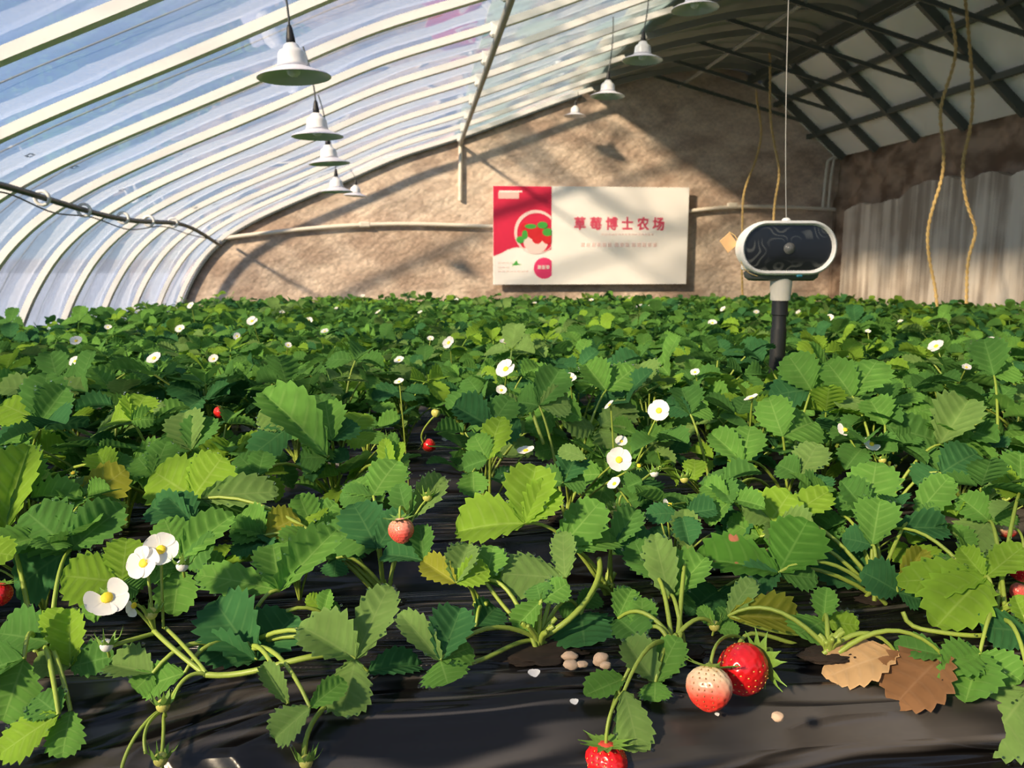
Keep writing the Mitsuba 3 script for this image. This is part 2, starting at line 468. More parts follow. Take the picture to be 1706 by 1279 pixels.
# lengthwise pipe under the ribs
p = thing('roof_pipe', 'straight grey lengthwise steel pipe clamped under the white arches', 'pipe')
part(p, 'tube', mikit.ply(tube([[PIPE[0] + .01, y, PIPE[1] - .035] for y in (YB, 0, 4, YE)], 0.021, 10), 'steel_grey', 40))
part(p, 'end_stub', mikit.ply(tube([at(767, y, YE - .03) for y in (243, 290, 334)], 0.022, 10), 'pvc_white', 40), 'white stub hanging down the wall')
c = at(1130, 150, YE)
p2 = thing('roof_pipe', 'pale lengthwise pipe lying on the dark tie bars under the ridge', 'pipe')
part(p2, 'tube', mikit.ply(tube([[c[0], y, c[2] + .035] for y in (YB, 0, 4, YE)], 0.017, 8), 'steel_grey', 40))
# ridge and purlins of the rear slope
for nm, (x, y), r, lab in (('ridge_beam', (1250, 133), 0.035, 'dark ridge beam where the front and rear roof slopes meet'), ('purlin', (1291, 175), 0.022, 'upper dark purlin under the pale rear roof boards'),
                           ('purlin', (1346, 228), 0.022, 'lower dark purlin under the pale rear roof boards')):
    c = at(x, y, YE)
    P = bevel_box((r * 2, YE - YB, r * 2.4), (c[0], (YE + YB) / 2, c[2] - 0.0), 0.004)
    put(numbered(nm), mikit.ply(P, 'steel_dark'), lab, 'beam')
# film cords between the arches
for k in range(8, len(RIBS) - 1):
    y = (RIBS[k] + RIBS[k + 1]) / 2 + 0.02
    m = tube([[a[0] + n[0] * .065, y, a[1] + n[1] * .065] for a, n in zip(PR[:PIPE_I:3], PN[:PIPE_I:3])], 0.0035, 4)
    part('ceiling', 'film_cord', mikit.ply(m, 'steel_grey', True))
# small blue printed marks along the film
for k, (x, y) in enumerate([(25, 267), (70, 288), (127, 299), (200, 322), (255, 333), (330, 352), (362, 362)]):
    s = [2.6, 2.35, 2.1, 1.75, 1.6, 1.35, 1.28][k]
    c = at(x, y, YE / s)
    j = int(np.argmin(np.hypot(PR[:, 0] - c[0], PR[:, 1] - c[2])))
    tx = norm(np.append(PR[j + 1] - PR[j], 0))[:2]
    t3, n3 = np.array([tx[0], 0, tx[1]]), np.array([PN[j, 0], 0, PN[j, 1]])
    o = np.array([PR[j, 0], YE / s, PR[j, 1]]) + n3 * 0.018
    bits = []
    for a, b, w, h in ((-.02, 0, .012, .03), (0.0, .012, .02, .008), (0.0, -.012, .02, .008), (.02, 0, .008, .03)):
        v = [o + np.array([0, 1, 0]) * (a + sx * w / 2) + t3 * (b + sy * h / 2) for sx, sy in ((-1, -1), (1, -1), (1, 1), (-1, 1))]
        bits.append((np.array(v), np.array([[0, 1, 2], [0, 2, 3]])))
    part('ceiling', 'printed_mark', mikit.ply(cat(bits), 'film_ink'), 'faint blue printed mark' if k == 0 else None)
# pale boards of the rear slope: one per bay and band
cuts = [0.02, 0.29, 0.71, 1.03]
ys = RIBS + [YE + .05]
for k in range(6, len(RIBS)):
    y0, y1 = ys[k] + 0.006, ys[k + 1] - 0.006
    for b in range(3):
        p0, p1 = RIDGE + (NTOP - RIDGE) * (cuts[b] + .004), RIDGE + (NTOP - RIDGE) * (cuts[b + 1] - .004)
        c = (p0 + p1) / 2 + NN * 0.045
        m = bevel_box((np.linalg.norm(p1 - p0), y1 - y0, 0.04), (0, 0, 0), 0.004)
        Mx = frame([c[0], (y0 + y1) / 2, c[1]], [ND[0], 0, ND[1]], [0, 1, 0], [NN[0], 0, NN[1]])
        part('ceiling', 'roof_board', xf(mikit.ply(m, 'roof_board'), Mx))
p0, p1 = RIDGE + NN * .10, RIDGE + (NTOP - RIDGE) * 1.12 + NN * .10
G = np.zeros((2, 2, 3))
for a, yy in enumerate((YB - .1, YE + .3)):
    for b, pp in enumerate((p0, p1)):
        G[a, b] = [pp[0], yy, pp[1]]
put('ceiling__roof_cover', mikit.ply(grid_mesh(G), 'quilt'))
# end walls
poly = Polygon([tuple(a) for a in PR[:, :] + PN * 0.015] + [tuple(NTOP + np.array([0.1, 0.05])), (XN + .1, -0.6), (PR[0, 0], -0.6)])
m = extrude(poly, 0.3)
v = m.vertices.copy(); m.vertices = np.stack([v[:, 0], YE + v[:, 2], v[:, 1]], 1); m.invert()
put('wall_far', mikit.ply(m, 'mud_wall'), 'rough brown mud end wall with slanting shadows', None, None, 'structure')
endp = [[a[0], YB, a[1]] for a in PR[::3]] + [[NTOP[0], YB, NTOP[1]], [XN, YB, -0.5], [PR[0, 0], YB, -0.5]]
fan = np.array([[1.0, YB, 0.6]] + endp)
k = np.arange(1, len(endp))
put('wall_near', mikit.ply((fan, np.vstack([np.stack([k * 0, k, k + 1], 1), [[0, len(endp), 1]]])), 'film_clear'), 'unseen end wall behind the viewer, made of film for fill light', None, None, 'structure')  # unseen end, made translucent so skylight fills in from behind
# dark lip of film and batten along the end wall's edge
m = bar_xz(PR[:QUILT_I], PN[:QUILT_I], 0.05, -0.012, 0.012); m.apply_translation([0, YE - .03, 0])
put('trim_1', mikit.ply(m, 'rod_dark'), 'dark edge strip where the film meets the end wall', None, None, 'structure')
# north wall: rough mud band above, grey plaster slab below
ny, nz = 300, 60
yy, zz = np.meshgrid(np.linspace(YB, YE + .05, ny), np.linspace(-0.6, NTOP[1] + 0.02, nz), indexing='ij')
h = (meshkit.fbm(np.stack([yy * 5, zz * 6, yy * 0], -1), 5, 3) - 0.5) * 0.16
G = np.stack([XN + 0.03 - h * np.clip((zz - 1.15) / 0.15, 0, 1), yy, zz], -1)
put('wall_right', mikit.ply(grid_mesh(G[:, ::-1]), 'mud_band', True), 'north wall with a rough brown mud band above grey plaster', None, None, 'structure')
tops = at(1426, 340, 8.55)[2] + 0.05 * (meshkit.fbm(np.stack([np.linspace(0, 40, 400), np.zeros(400), np.zeros(400)], 1), 4, 8) - .5) * 3
ysl = np.linspace(8.55, YB, 400)
tops = tops + np.interp(ysl, [4, 7, 7.6, 8.2, 8.55], [0.10, 0.08, 0.0, -.02, -.05])
poly = Polygon([(a, b) for a, b in zip(ysl, tops)] + [(YB, -0.6), (8.55, -0.6)])
m = extrude(poly, 0.09)
v = m.vertices.copy(); m.vertices = np.stack([XN + 0.0 - v[:, 2], v[:, 0], v[:, 1]], 1)
m.fix_normals()
put('wall_right__plaster', mikit.ply(m, 'grey_plaster'), 'grey plaster with vertical stains')
wb = bevel_box((0.12, 8.55 - YB, 0.09), (XN + .02, (8.55 + YB) / 2, -0.55), 0.01)
# ground inside and outside
xs, yg = np.meshgrid(np.linspace(PR[0, 0] - .2, XN + .2, 60), np.linspace(YB, YE + .2, 60), indexing='ij')
zg = bedz(yg) - 0.215 + 0.02 * (meshkit.fbm(np.stack([xs * 4, yg * 4, xs * 0], -1), 3, 5) - .5)
put('floor', mikit.ply(grid_mesh(np.stack([xs, yg, zg], -1)), 'dark_soil', True), 'dark soil floor between the beds', None, None, 'structure')
g = np.zeros((2, 2, 3))
for a, x in enumerate((-60, 60)):
    for b, y in enumerate((-60, 80)):
        g[a, b] = [x, y, -0.62]
put('ground', mikit.ply(grid_mesh(g), 'outside_soil'), 'pale ground outside the film', None, None, 'structure')

# ---------------------------------------------------------------- things on the walls
# lengthwise dark rod along the south film with white clips
k_rod = at(404, 384, YE)[[0, 2]]
rp = []
for x, y in [(-150, 270), (-60, 294), (0, 308), (81, 332), (148, 352), (211, 366), (267, 370), (303, 374), (338, 390), (359, 398)]:
    s = (x - 700) / (404 - 700.0)
    rp.append(at(x, y, YE / s))
rp[-1] = at(366, 399, YE - .12)
rod = thing('film_rod', 'dark sagging lengthwise rod tied along the inside of the film', 'rod')
part(rod, 'tube', mikit.ply(tube(smooth_path(rp, 60), 0.016, 8), 'rod_dark', True))
lw = [np.array(a) + [0, 0, -.03 - .03 * (i % 2)] for i, a in enumerate(rp)]
part(rod, 'wire', mikit.ply(tube(smooth_path(lw, 80), 0.004, 5), 'rod_dark', True), 'thin loose wire')
for x, y in ((70, 330), (140, 350), (205, 363), (248, 368), (288, 371)):
    s = (x - 700) / (404 - 700.0)
    a = np.arange(13) / 12 * 2 * np.pi
    c = at(x, y, YE / s)
    ringp = [c + np.array([math.cos(t) * .034, 0.0, math.sin(t) * .034]) for t in a]
    part(rod, 'clip', mikit.ply(tube(ringp, 0.009, 6, False), 'rib_white', True), 'white clip ring')
# white pipe along the end wall
pp = smooth_path([at(x, y, YE - .05) for x, y in ((372, 397), (460, 386), (560, 377), (660, 373), (760, 375), (830, 377), (960, 372), (1080, 359), (1145, 352), (1200, 346), (1250, 344), (1330, 346), (1424, 350))], 70)
w = thing('wall_pipe', 'cream plastic pipe running across the mud end wall behind the sign', 'pipe')
part(w, 'tube', mikit.ply(tube(pp, 0.022, 8), 'pvc_white', True))
for nm, a in (('riser', ((1371, 346), (1375, 300), (1379, 268), (1398, 256))), ('riser', ((1380, 346), (1384, 300), (1389, 266), (1402, 258)))):
    part(w, nm, mikit.ply(tube([at(x, y, YE - .05) for x, y in a], 0.018, 8), 'pvc_white', True))
for x, y in ((1220, 342), (608, 374)):
    c = at(x, y, YE - .05)
    part(w, 'clip', mikit.ply(bevel_box((0.12, 0.05, 0.06), c, 0.012), 'pvc_white'))
# dark recess frame beside the plaster's end and the orange rag
c0, c1 = at(1388, 350, YE - .02), at(1424, 500, YE - .02)
put(numbered('corner_post'), mikit.ply(bevel_box((c1[0] - c0[0], 0.05, c0[2] - c1[2] + .3), ((c0[0] + c1[0]) / 2, YE - .03, (c0[2] + c1[2]) / 2 - .15), 0.01), 'mud_band'), 'brown wooden corner post beside the grey plaster', 'post')
c = at(1411, 478, YE - .12)
v, f = trimesh.creation.icosphere(3).vertices, trimesh.creation.icosphere(3).faces
v = v * [0.09, 0.06, 0.20] * (1 + .7 * (meshkit.fbm(v * 2.1, 3, 4) - .5))[:, None] + c
plain('rag_orange', (0.50, 0.22, 0.06), 0.9)
put('orange_rag', mikit.ply((v, f), 'rag_orange', True), 'small orange rag hanging in the corner beside the plaster', 'rag')

# sign
SY = YE - 0.115
S00, S10, S01 = at(822, 474.5, SY), at(1143.5, 470, SY), at(822, 309, SY)
SW, SH = S10[0] - S00[0], S01[2] - S00[2]
sign = thing('sign_board', 'white and red rectangular strawberry farm sign on the mud end wall', 'sign')
part(sign, 'board', mikit.ply(bevel_box((SW, 0.03, SH), (S00[0] + SW / 2, SY + .015, S00[2] + SH / 2), 0.004), 'sign_white'))


def sg(zx, zy):
    """crop coordinates of the sign (105..1625, 90..865) -> board coordinates in metres."""
    return (zx - 105) / 1520 * SW, (868 - zy) / 778 * SH


def flat(poly, bsdf, name, lab=None, depth=0.003, lift=0.0):
    m = extrude(poly, depth)
    v = m.vertices.copy()
    m.vertices = np.stack([S00[0] + v[:, 0], SY - lift - v[:, 2], S00[2] + v[:, 1]], 1)
    m.invert()
    return part(sign, name, mikit.ply(m, bsdf), lab)


edge = [sg(105, 640), sg(160, 618), sg(215, 588), sg(270, 570), sg(330, 572), (sg(400, 590)), sg(450, 602), sg(500, 600), sg(549, 588), sg(549, 92), sg(105, 92)]
redp = Polygon(edge)
flat(redp, 'sign_red', 'red_panel', 'red block with a wavy lower edge')
flat(sbox(*sg(145, 190), *sg(300, 140)), 'sign_pink', 'logo_block', 'pale logo block', lift=.003)
flat(sbox(*sg(150, 140), *sg(325, 128)), 'sign_white', 'logo_line', lift=.003)
clip = sbox(*sg(105, 868), *sg(549, 90))
bc = sg(430, 450)
ux = SW / 1520
flat(Point(bc).buffer(165 * ux).difference(Point(bc[0] + 6 * ux, bc[1] - 8 * ux).buffer(150 * ux)).intersection(clip), 'sign_pale', 'plate_rim', 'pale plate outline', lift=.003)
flat(Point(sg(430, 520)).buffer(95 * ux).intersection(clip), 'sign_pale', 'plate', 'pale plate', lift=.0035)
for zx, zy, r in ((410, 450, 52), (470, 470, 46), (440, 500, 40), (350, 420, 40), (520, 500, 42)):
    flat(Point(sg(zx, zy)).buffer(r * ux).intersection(clip), 'sign_berry', 'printed_berry', None, lift=.006)
for zx, zy, a, b in ((390, 405, 45, 18), (480, 395, 40, 26), (520, 450, 40, 30), (310, 510, 30, 26), (345, 470, 22, 34)):
    e = Polygon([(sg(zx, zy)[0] + a * ux * math.cos(t), sg(zx, zy)[1] + b * ux * math.sin(t)) for t in np.linspace(0, 2 * np.pi, 20)[:-1]])
    flat(e.intersection(clip), 'sign_green', 'printed_leaf', None, lift=.007)
flat(Point(sg(495, 735)).buffer(80 * ux).intersection(sbox(*sg(300, 868), *sg(553, 600))), 'sign_badge', 'badge', 'pink round badge', lift=.001)
for i in range(3):
    flat(sbox(*sg(447 + i * 32, 742), *sg(471 + i * 32, 712)), 'sign_pale', 'badge_mark', lift=.004)
flat(Polygon([sg(245, 715), sg(285, 670), sg(290, 695), sg(320, 708), sg(270, 712)]), 'sign_green', 'sprig', 'small green sprig')
for zy, z0, z1 in ((692, 140, 235), (728, 140, 225), (760, 140, 375)):
    for zx in range(z0, z1, 30):
        flat(sbox(*sg(zx, zy + 5), *sg(zx + 22, zy - 5)), 'sign_pale', 'small_print')
GLYPHS = [[[[4,7,4,17,44,18,43,23,15,24,15,61,27,62,27,67,5,68,5,79,26,79,27,86,38,86,39,79,60,79,62,86,72,86,74,79,96,78,95,68,73,67,73,62,85,61,85,24,55,22,56,17,96,17,96,6,56,6,55,-10,44,-10,44,6],[26,49,72,48,73,51,27,52],[27,38,27,33,73,34,72,38],[38,63,60,62,61,67,39,68]]],[[[2,42,14,55,21,68,4,69,4,79,26,79,27,86,38,86,39,79,61,79,62,86,73,86,73,79,96,79,97,77,96,69,75,69,73,67,74,62,94,62,94,52,24,51,25,50,86,49,85,31,97,31,97,22,85,21,84,12,93,11,94,2,82,1,81,-4,76,-9,56,-9,53,1,17,1,16,9,18,21,4,21,3,30,19,31,20,43,18,44,11,36],[57,39,64,34,64,31,74,31,74,40],[56,20,64,14,63,11,73,11,73,21],[38,63,61,62,62,68,39,69],[29,21,29,11,49,12,39,17,38,21],[31,40,31,31,48,32,41,36,39,40]]],[[[2,50,3,60,14,60,15,86,26,85,27,60,36,60,37,63,58,64,57,65,32,65,32,75,59,75,59,86,69,86,71,80,76,86,81,85,90,80,93,75,98,74,98,66,70,64,93,62,92,25,98,24,98,14,83,14,83,-4,81,-8,77,-10,61,-10,59,-2,53,-4,40,10,40,14,29,15,29,24,38,25,37,48,27,49,26,-9,15,-10,14,48],[70,42,81,41,82,42,71,43],[70,53,81,52,82,53,71,54],[71,79,70,75,75,75,75,77],[47,25,70,24,72,31,70,32,69,26,59,26,59,32,49,32],[53,13,61,5,62,0,72,0,72,14],[48,53,58,52,59,53,49,54],[58,41,58,43,48,42,49,41]]],[[[3,44,4,54,43,54,44,86,55,86,56,54,97,54,96,43,56,43,56,6,91,6,91,-5,10,-5,9,6,44,7,44,42]]],[[[8,18,1,28,23,39,34,50,40,61,39,63,19,63,19,50,8,49,8,74,45,74,48,85,51,87,60,84,59,74,93,73,93,50,84,48,89,44,89,40,70,25,84,9,98,2,98,-2,92,-8,80,-3,65,11,56,24,47,47,35,34,35,7,57,12,59,10,59,1,23,-10,19,-3,19,0,23,3,23,25],[54,60,63,35,82,49,81,63,55,63]]],[[[2,9,3,15,15,20,15,50,4,51,3,61,15,62,16,85,26,85,26,62,37,62,38,53,53,61,63,70,36,71,36,82,81,82,87,77,85,73,62,55,96,53,93,10,90,-2,86,-8,81,-10,68,-10,65,-3,65,1,77,1,79,2,83,24,83,43,80,42,76,28,66,10,46,-10,42,-10,36,-6,36,-3,43,1,58,17,65,29,69,40,69,43,65,43,57,26,45,13,40,12,36,15,8,3,4,4],[27,51,26,23,37,26,39,22,47,30,53,42,40,42,36,51]]]]
for i, g in enumerate(GLYPHS):
    ps = []
    for loops in g:
        loops = [[(l[j], l[j + 1]) for j in range(0, len(l), 2)] for l in loops]
        ps.append(Polygon(loops[0], loops[1:]).buffer(1.2))
    k = 92 * ux / 96
    x0, y0 = sg(722 + i * 123.5, 420)
    from shapely import affinity, union_all
    flat(affinity.affine_transform(union_all(ps), [k, 0, 0, k * 1.06, x0, y0]), 'sign_text', 'letter', 'red character' if i == 0 else None)
for zx in range(940, 1345, 26):
    flat(sbox(*sg(zx, 472), *sg(zx + 17, 458)), 'sign_pale', 'small_print')
for zx in list(range(780, 1000, 42)) + list(range(1045, 1130, 42)) + list(range(1180, 1380, 42)):
    flat(sbox(*sg(zx, 565), *sg(zx + 28, 532)), 'sign_pale', 'small_print')

# ---------------------------------------------------------------- lamps
R = 0.118
shade_prof = [(0.030, 0.036), (0.036, 0.034), (0.050, 0.029), (0.078, 0.017), (0.102, 0.008), (R, 0.0), (R + .001, -.003), (R - .002, -.004), (0.098, 0.004), (0.072, 0.014), (0.040, 0.027), (0.0, 0.031)]
hous_prof = [(0.0, 0.104), (0.017, 0.103), (0.024, 0.097), (0.028, 0.087), (0.040, 0.080), (0.0455, 0.070), (0.047, 0.054), (0.0485, 0.040), (0.053, 0.028), (0.0, 0.027)]
conn_prof = [(0.0, 0.160), (0.006, 0.159), (0.009, 0.150), (0.011, 0.138), (0.014, 0.120), (0.015, 0.102), (0.0, 0.100)]
bulb_prof = [(0.0, 0.038), (0.020, 0.036), (0.024, 0.022), (0.020, 0.008), (0.010, 0.001), (0.0, 0.0)]
lamp_parts = [('shade', mikit.ply(lathe(shade_prof, 36), 'lamp_shade', True)), ('housing', mikit.ply(lathe(hous_prof, 24), 'lamp_white', True)),
              ('connector', mikit.ply(lathe(conn_prof, 16), 'black_rubber', True)), ('bulb', mikit.ply(lathe(bulb_prof, 16), 'lamp_white', True))]
lamps = [(490, 128, 2.77, 'largest pendant lamp of the row over the left film, hanging in front of the arches'), (529, 227, 3.88, 'second pendant lamp down the left row, below the largest lamp'),
         (549, 272, 4.85, 'third pendant lamp down the left row'), (561, 319, 6.02, 'fourth pendant lamp of the left row, overlapping a smaller lamp'), (592, 326, 8.12, 'smallest pendant lamp of the left row, by the mud wall'),
         (1158, 14, 4.08, 'pendant lamp cut by the top of the picture, before the dark quilt'), (1070, 100, 4.72, 'pendant lamp with white housing hanging before the upper vent film'),
         (1012, 160, 5.55, 'pendant lamp at the dark top of the mud wall, right of the smallest one'), (958, 193, 8.6, 'smallest pendant lamp of the right row against the mud wall')]
for x, y, Y, lab in lamps:
    c = at(x, y, Y)
    a = thing('pendant_lamp', lab, 'lamp', 'pendant lamps with flat shades')
    tilt = math.radians(random.Random(x).uniform(-4, 4))
    M = frame(c, [math.cos(tilt), 0, math.sin(tilt)], [0, 1, 0], [-math.sin(tilt), 0, math.cos(tilt)])
    for nm, s in lamp_parts:
        part(a, nm, xf(s, M), {'shade': 'flat grey-white shade', 'housing': 'round white housing', 'connector': 'black connector', 'bulb': 'white bulb'}[nm])
    top = c + M[:3, 2] * 0.158
    hx = c[0] - (0.05 if x < 700 else -.03)
    end = np.array([hx, Y, roofz(hx) - 0.0])
    part(a, 'cord', mikit.ply(tube(bezier(top, (top + end) / 2 + [0.02, 0, -.02], end, 8), 0.0038, 6), 'rod_dark', True), 'thin dark cord')
# ---------------------------------------------------------------- beds under black plastic
PITCHB, Y0B = 0.47, 0.86
NBED = 17
rng = np.random.default_rng(11)
SECT = np.array([(-.232, -.24), (-.222, -.16), (-.212, -.085), (-.196, -.046), (-.170, -.026), (-.140, -.014), (-.105, -.004), (-.085, 0), (0, .004), (.085, 0), (.105, -.004), (.14, -.014), (.17, -.028), (.20, -.06), (.222, -.16), (.232, -.24)])
for k in range(NBED):
    yc = Y0B + k * PITCHB
    fine = k < 3
    ns, nx = (90, 620) if fine else (26, 120)
    s = np.linspace(0, 1, len(SECT))
    # denser sampling by arc length
    L = np.concatenate([[0], np.cumsum(np.linalg.norm(np.diff(SECT, axis=0), axis=1))])
    q = np.linspace(0, L[-1], ns)
    cs = np.stack([np.interp(q, L, SECT[:, 0]), np.interp(q, L, SECT[:, 1])], 1)
    x0, x1 = (PR[1, 0] + 0.10, XN - .12)
    xs = np.linspace(x0, x1, nx) if not fine else np.concatenate([np.linspace(x0, -1.1 - .2 * k, 60), np.linspace(-1.1 - .2 * k, 1.6 + .3 * k, nx - 120)[1:-1], np.linspace(1.6 + .3 * k, x1, 62)])
    X, Q = np.meshgrid(xs, q, indexing='ij')
    Yl = np.broadcast_to(cs[:, 0], X.shape); Zl = np.broadcast_to(cs[:, 1], X.shape)
    A = np.stack([X * 1.2, Q * 16, X * 0 + k * 7], -1)
    A[..., 1] += 1.2 * (meshkit.noise(np.stack([X * 2.3, Q * 3, X * 0 + k], -1), 3) - .5)
    wr = (meshkit.fbm(A, 4, 2) - .5) * 0.016 + (meshkit.fbm(np.stack([X * 5, Q * 70, X * 0 + k], -1), 2, 6) - .5) * 0.0045 + (meshkit.fbm(np.stack([X * 3, Q * 6, X * 0 + k], -1), 3, 9) - .5) * 0.022
    t = np.gradient(cs, axis=0); nn = np.stack([-t[:, 1], t[:, 0]], 1); nn /= np.linalg.norm(nn, axis=1, keepdims=True)
    Yg = yc + Yl + wr * nn[:, 0]; Zg = bedz(yc) + Zl + wr * nn[:, 1]
    labs = ['black plastic covered planting bed at the bottom, under the two big strawberries', 'second black plastic covered planting bed, behind the foremost plants',
            'third black plastic covered planting bed, with a bare shiny stretch left of centre']
    b = thing('planting_bed', labs[k] if k < 3 else 'black plastic covered planting bed hidden under dense strawberry plants further back', 'planting bed', None if k < 3 else 'plastic covered beds under the dense plants')
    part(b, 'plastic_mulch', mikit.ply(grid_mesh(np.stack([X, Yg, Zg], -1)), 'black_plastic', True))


def bed_surface_z(y):
    k = int(np.clip(round((y - Y0B) / PITCHB), 0, NBED - 1))
    yc = Y0B + k * PITCHB
    return bedz(yc) + float(np.interp(y - yc, SECT[:, 0], SECT[:, 1]))


def at_clear(px, py, Y, margin=.010):
    """the point of the pixel's ray at depth Y, brought nearer where the bed's surface comes first."""
    for _ in range(60):
        p = at(px, py, Y)
        if p[2] >= bed_surface_z(Y) + margin or Y < .45:
            break
        Y -= .006
    return p


# ---------------------------------------------------------------- leaflets
def smst(t, a, b):
    q = np.clip((t - a) / (b - a), 0, 1)
    return q * q * (3 - 2 * q)


def leaflet(L=1.0, W=0.85, fold=.25, cup=.3, curl=.2, pleat=.012, teeth=9, ns=27, nw=4, seed=0, wave=.04):
    r = np.random.default_rng(seed)
    t = np.linspace(0, 1, ns + 1)
    amp = 0.085 if teeth else 0.0
    rows = []
    js = np.arange(-nw, nw + 1)
    jit = {s: 1 + .5 * (r.random(teeth + 1) - .5) if teeth else None for s in (-1, 1)}
    ph = r.random(4) * 6.28
    for j in js:
        s, a = (1 if j >= 0 else -1), abs(j) / nw
        th = np.pi * t
        xo = W / 2 * np.sin(np.pi * t ** 1.12) ** .80 * (0.55 + .47 * smst(t, -.1, .62))
        yo = L * (0.5 - 0.5 * np.cos(th)) ** .90
        if teeth:
            fr = t * teeth * 1.0
            k = np.minimum(fr.astype(int), teeth)
            f = fr - np.floor(fr)
            tooth = np.where(f < .66, f / .66, (1 - f) / .34) * jit[s][k]
            ox, oy = np.sin(th), -np.cos(th) * .8
            g = amp * L * np.sin(th) ** .25 * (tooth - .5)
            g[t < .12] = 0
            xo2, yo2 = xo + g * ox, yo + g * oy + .01 * L * tooth * np.sin(th)
        else:
            xo2, yo2 = xo, yo
        ym = np.clip(yo - .24 * L * np.sin(th), 0, None)
        ym = np.maximum.accumulate(ym)
        e = a ** 2 if a < 1 else 1.0
        x = a * (xo * (1 - e) + xo2 * e)
        y = ym + ((yo * (1 - e) + yo2 * e) - ym) * a ** 1.15
        z = fold * x - cup * x * x / W + pleat * L * np.sin(2 * np.pi * teeth * t + .5) * np.sin(np.pi * min(a, .95)) - curl * L * (y / L) ** 2
        z = z + wave * L * a * a * np.sin(ph[0 if s > 0 else 1] + 5.5 * t) + wave * .5 * L * np.sin(ph[2] + 3 * y / L) * a
        rows.append(np.stack([s * x, y, z], -1))
    P = np.stack(rows, 0)                                   # (2nw+1, ns+1, 3)
    m = grid_mesh(P)
    uv = np.stack(np.broadcast_arrays((js / nw * .5 + .5)[:, None], t[None, :]), -1).reshape(-1, 2)
    return m, uv


LR = np.random.default_rng(5)
HI, MIDL, LOW = [], [], []
for i in range(14):
    kw = dict(W=LR.uniform(.76, .96), fold=LR.uniform(.08, .9), cup=LR.uniform(-.1, .7), curl=LR.uniform(-.12, .32), pleat=LR.uniform(.012, .027), wave=LR.uniform(.015, .06))
    m, uv = leaflet(teeth=9, ns=27, nw=4, seed=i, **kw)
    HI.append(mikit.ply(m, 'leaf_green', True, uv=uv))
    MIDL.append(leaflet(teeth=8, ns=24, nw=2, seed=i, **kw))
    LOW.append(leaflet(teeth=0, ns=5, nw=1, seed=i, **kw))
MID_S = [mikit.ply(m, 'leaf_green', True, uv=uv) for m, uv in MIDL]


# one canonical leaf: petiole from the crown plus three leaflet frames
class Leaf:
    pass


def make_leaf(r, spread, H, tiltdeg, LL):
    o = Leaf()
    lean = spread
    top = np.array([0, lean, H])
    ctrl = np.array([0, lean * .25, H * .75])
    o.pet = bezier([0, 0, 0], ctrl, top, 7)
    tdir = norm(top - ctrl)
    tl = math.radians(tiltdeg)
    fwd = np.array([0, math.cos(tl), -math.sin(tl)])
    up = np.array([0, math.sin(tl), math.cos(tl)])
    o.fr = []
    for a in (0, 1, -1):
        ang = math.radians(a * r.uniform(78, 105) + r.uniform(-12, 12))
        side = np.array([1.0, 0, 0])
        u = norm(fwd * math.cos(ang) + side * math.sin(ang) + up * r.uniform(-.05, .42))
        n = norm(up + side * (-.30 * a) * 1.0 * math.copysign(1, 1) - .35 * fwd * (a == 0) * r.uniform(-.3, 1) + r.normal(0, .13, 3))
        n = norm(n - u * (n @ u))
        s = np.cross(u, n)
        l = LL * (1.0 if a == 0 else r.uniform(.86, .98))
        base = top + u * .006
        o.fr.append((frame(base, s, u, n, l), int(r.integers(0, 14))))
    return o


CAN = []
r_ = np.random.default_rng(21)
for i in range(30):
    H = r_.uniform(.06, .175)
    CAN.append(make_leaf(r_, r_.uniform(.02, .11), H, r_.uniform(-35, 62), r_.uniform(.052, .074)))
PET_S = []
for c in CAN:
    PET_S.append(mikit.ply(tube(c.pet, np.linspace(.0027, .0017, 7), 6), 'stem_solid', True))


def canon_mesh(c, lib, pet_sides):
    ms, uvs = [], []
    for M, k in c.fr:
        m, uv = lib[k]
        ms.append((m.vertices @ M[:3, :3].T + M[:3, 3], m.faces)); uvs.append(uv)
    if pet_sides:
        t = tube(c.pet[::2], .0022, pet_sides, False)
        ms.append(t); uvs.append(np.tile([[.5, .05]], (len(t.vertices), 1)))
    return cat(ms), np.vstack(uvs)


CAN_MID = [mikit.ply(*(lambda a: (a[0], 'leaf_green', True, a[1]))(canon_mesh(c, MIDL, 4))) for c in CAN]
CAN_NEAR = [canon_mesh(c, MIDL, 4) for c in CAN]
CAN_LOW = [canon_mesh(c, LOW, 3) for c in CAN]


def rz(a, loc, s=1.0, lean=(0, 0)):
    c, n = math.cos(a), math.sin(a)
    M = np.eye(4)
    Rm = np.array([[c, -n, 0], [n, c, 0], [0, 0, 1.0]])
    lx, ly = lean
    Tm = np.array([[1, 0, lx], [0, 1, ly], [0, 0, 1.0]])
    U, _, V = np.linalg.svd(Tm)
    M[:3, :3] = (U @ V) @ Rm * s
    M[:3, 3] = loc
    return M


# ---------------------------------------------------------------- flowers
pet_m, pet_uv = leaflet(L=1.0, W=1.28, fold=-.05, cup=-.45, curl=-.10, pleat=0, teeth=0, ns=12, nw=3, seed=3, wave=.05)
PETAL = mikit.ply(pet_m, 'petal_white', True, uv=pet_uv)
cv = trimesh.creation.icosphere(3)
cvv = cv.vertices * [1, 1, .45]
cvv = cvv * (1 + .10 * np.sin(cv.vertices[:, :1] * 17) * np.sin(cv.vertices[:, 1:2] * 17))
CENTRE = mikit.ply((cvv, cv.faces), 'flower_yellow', True)


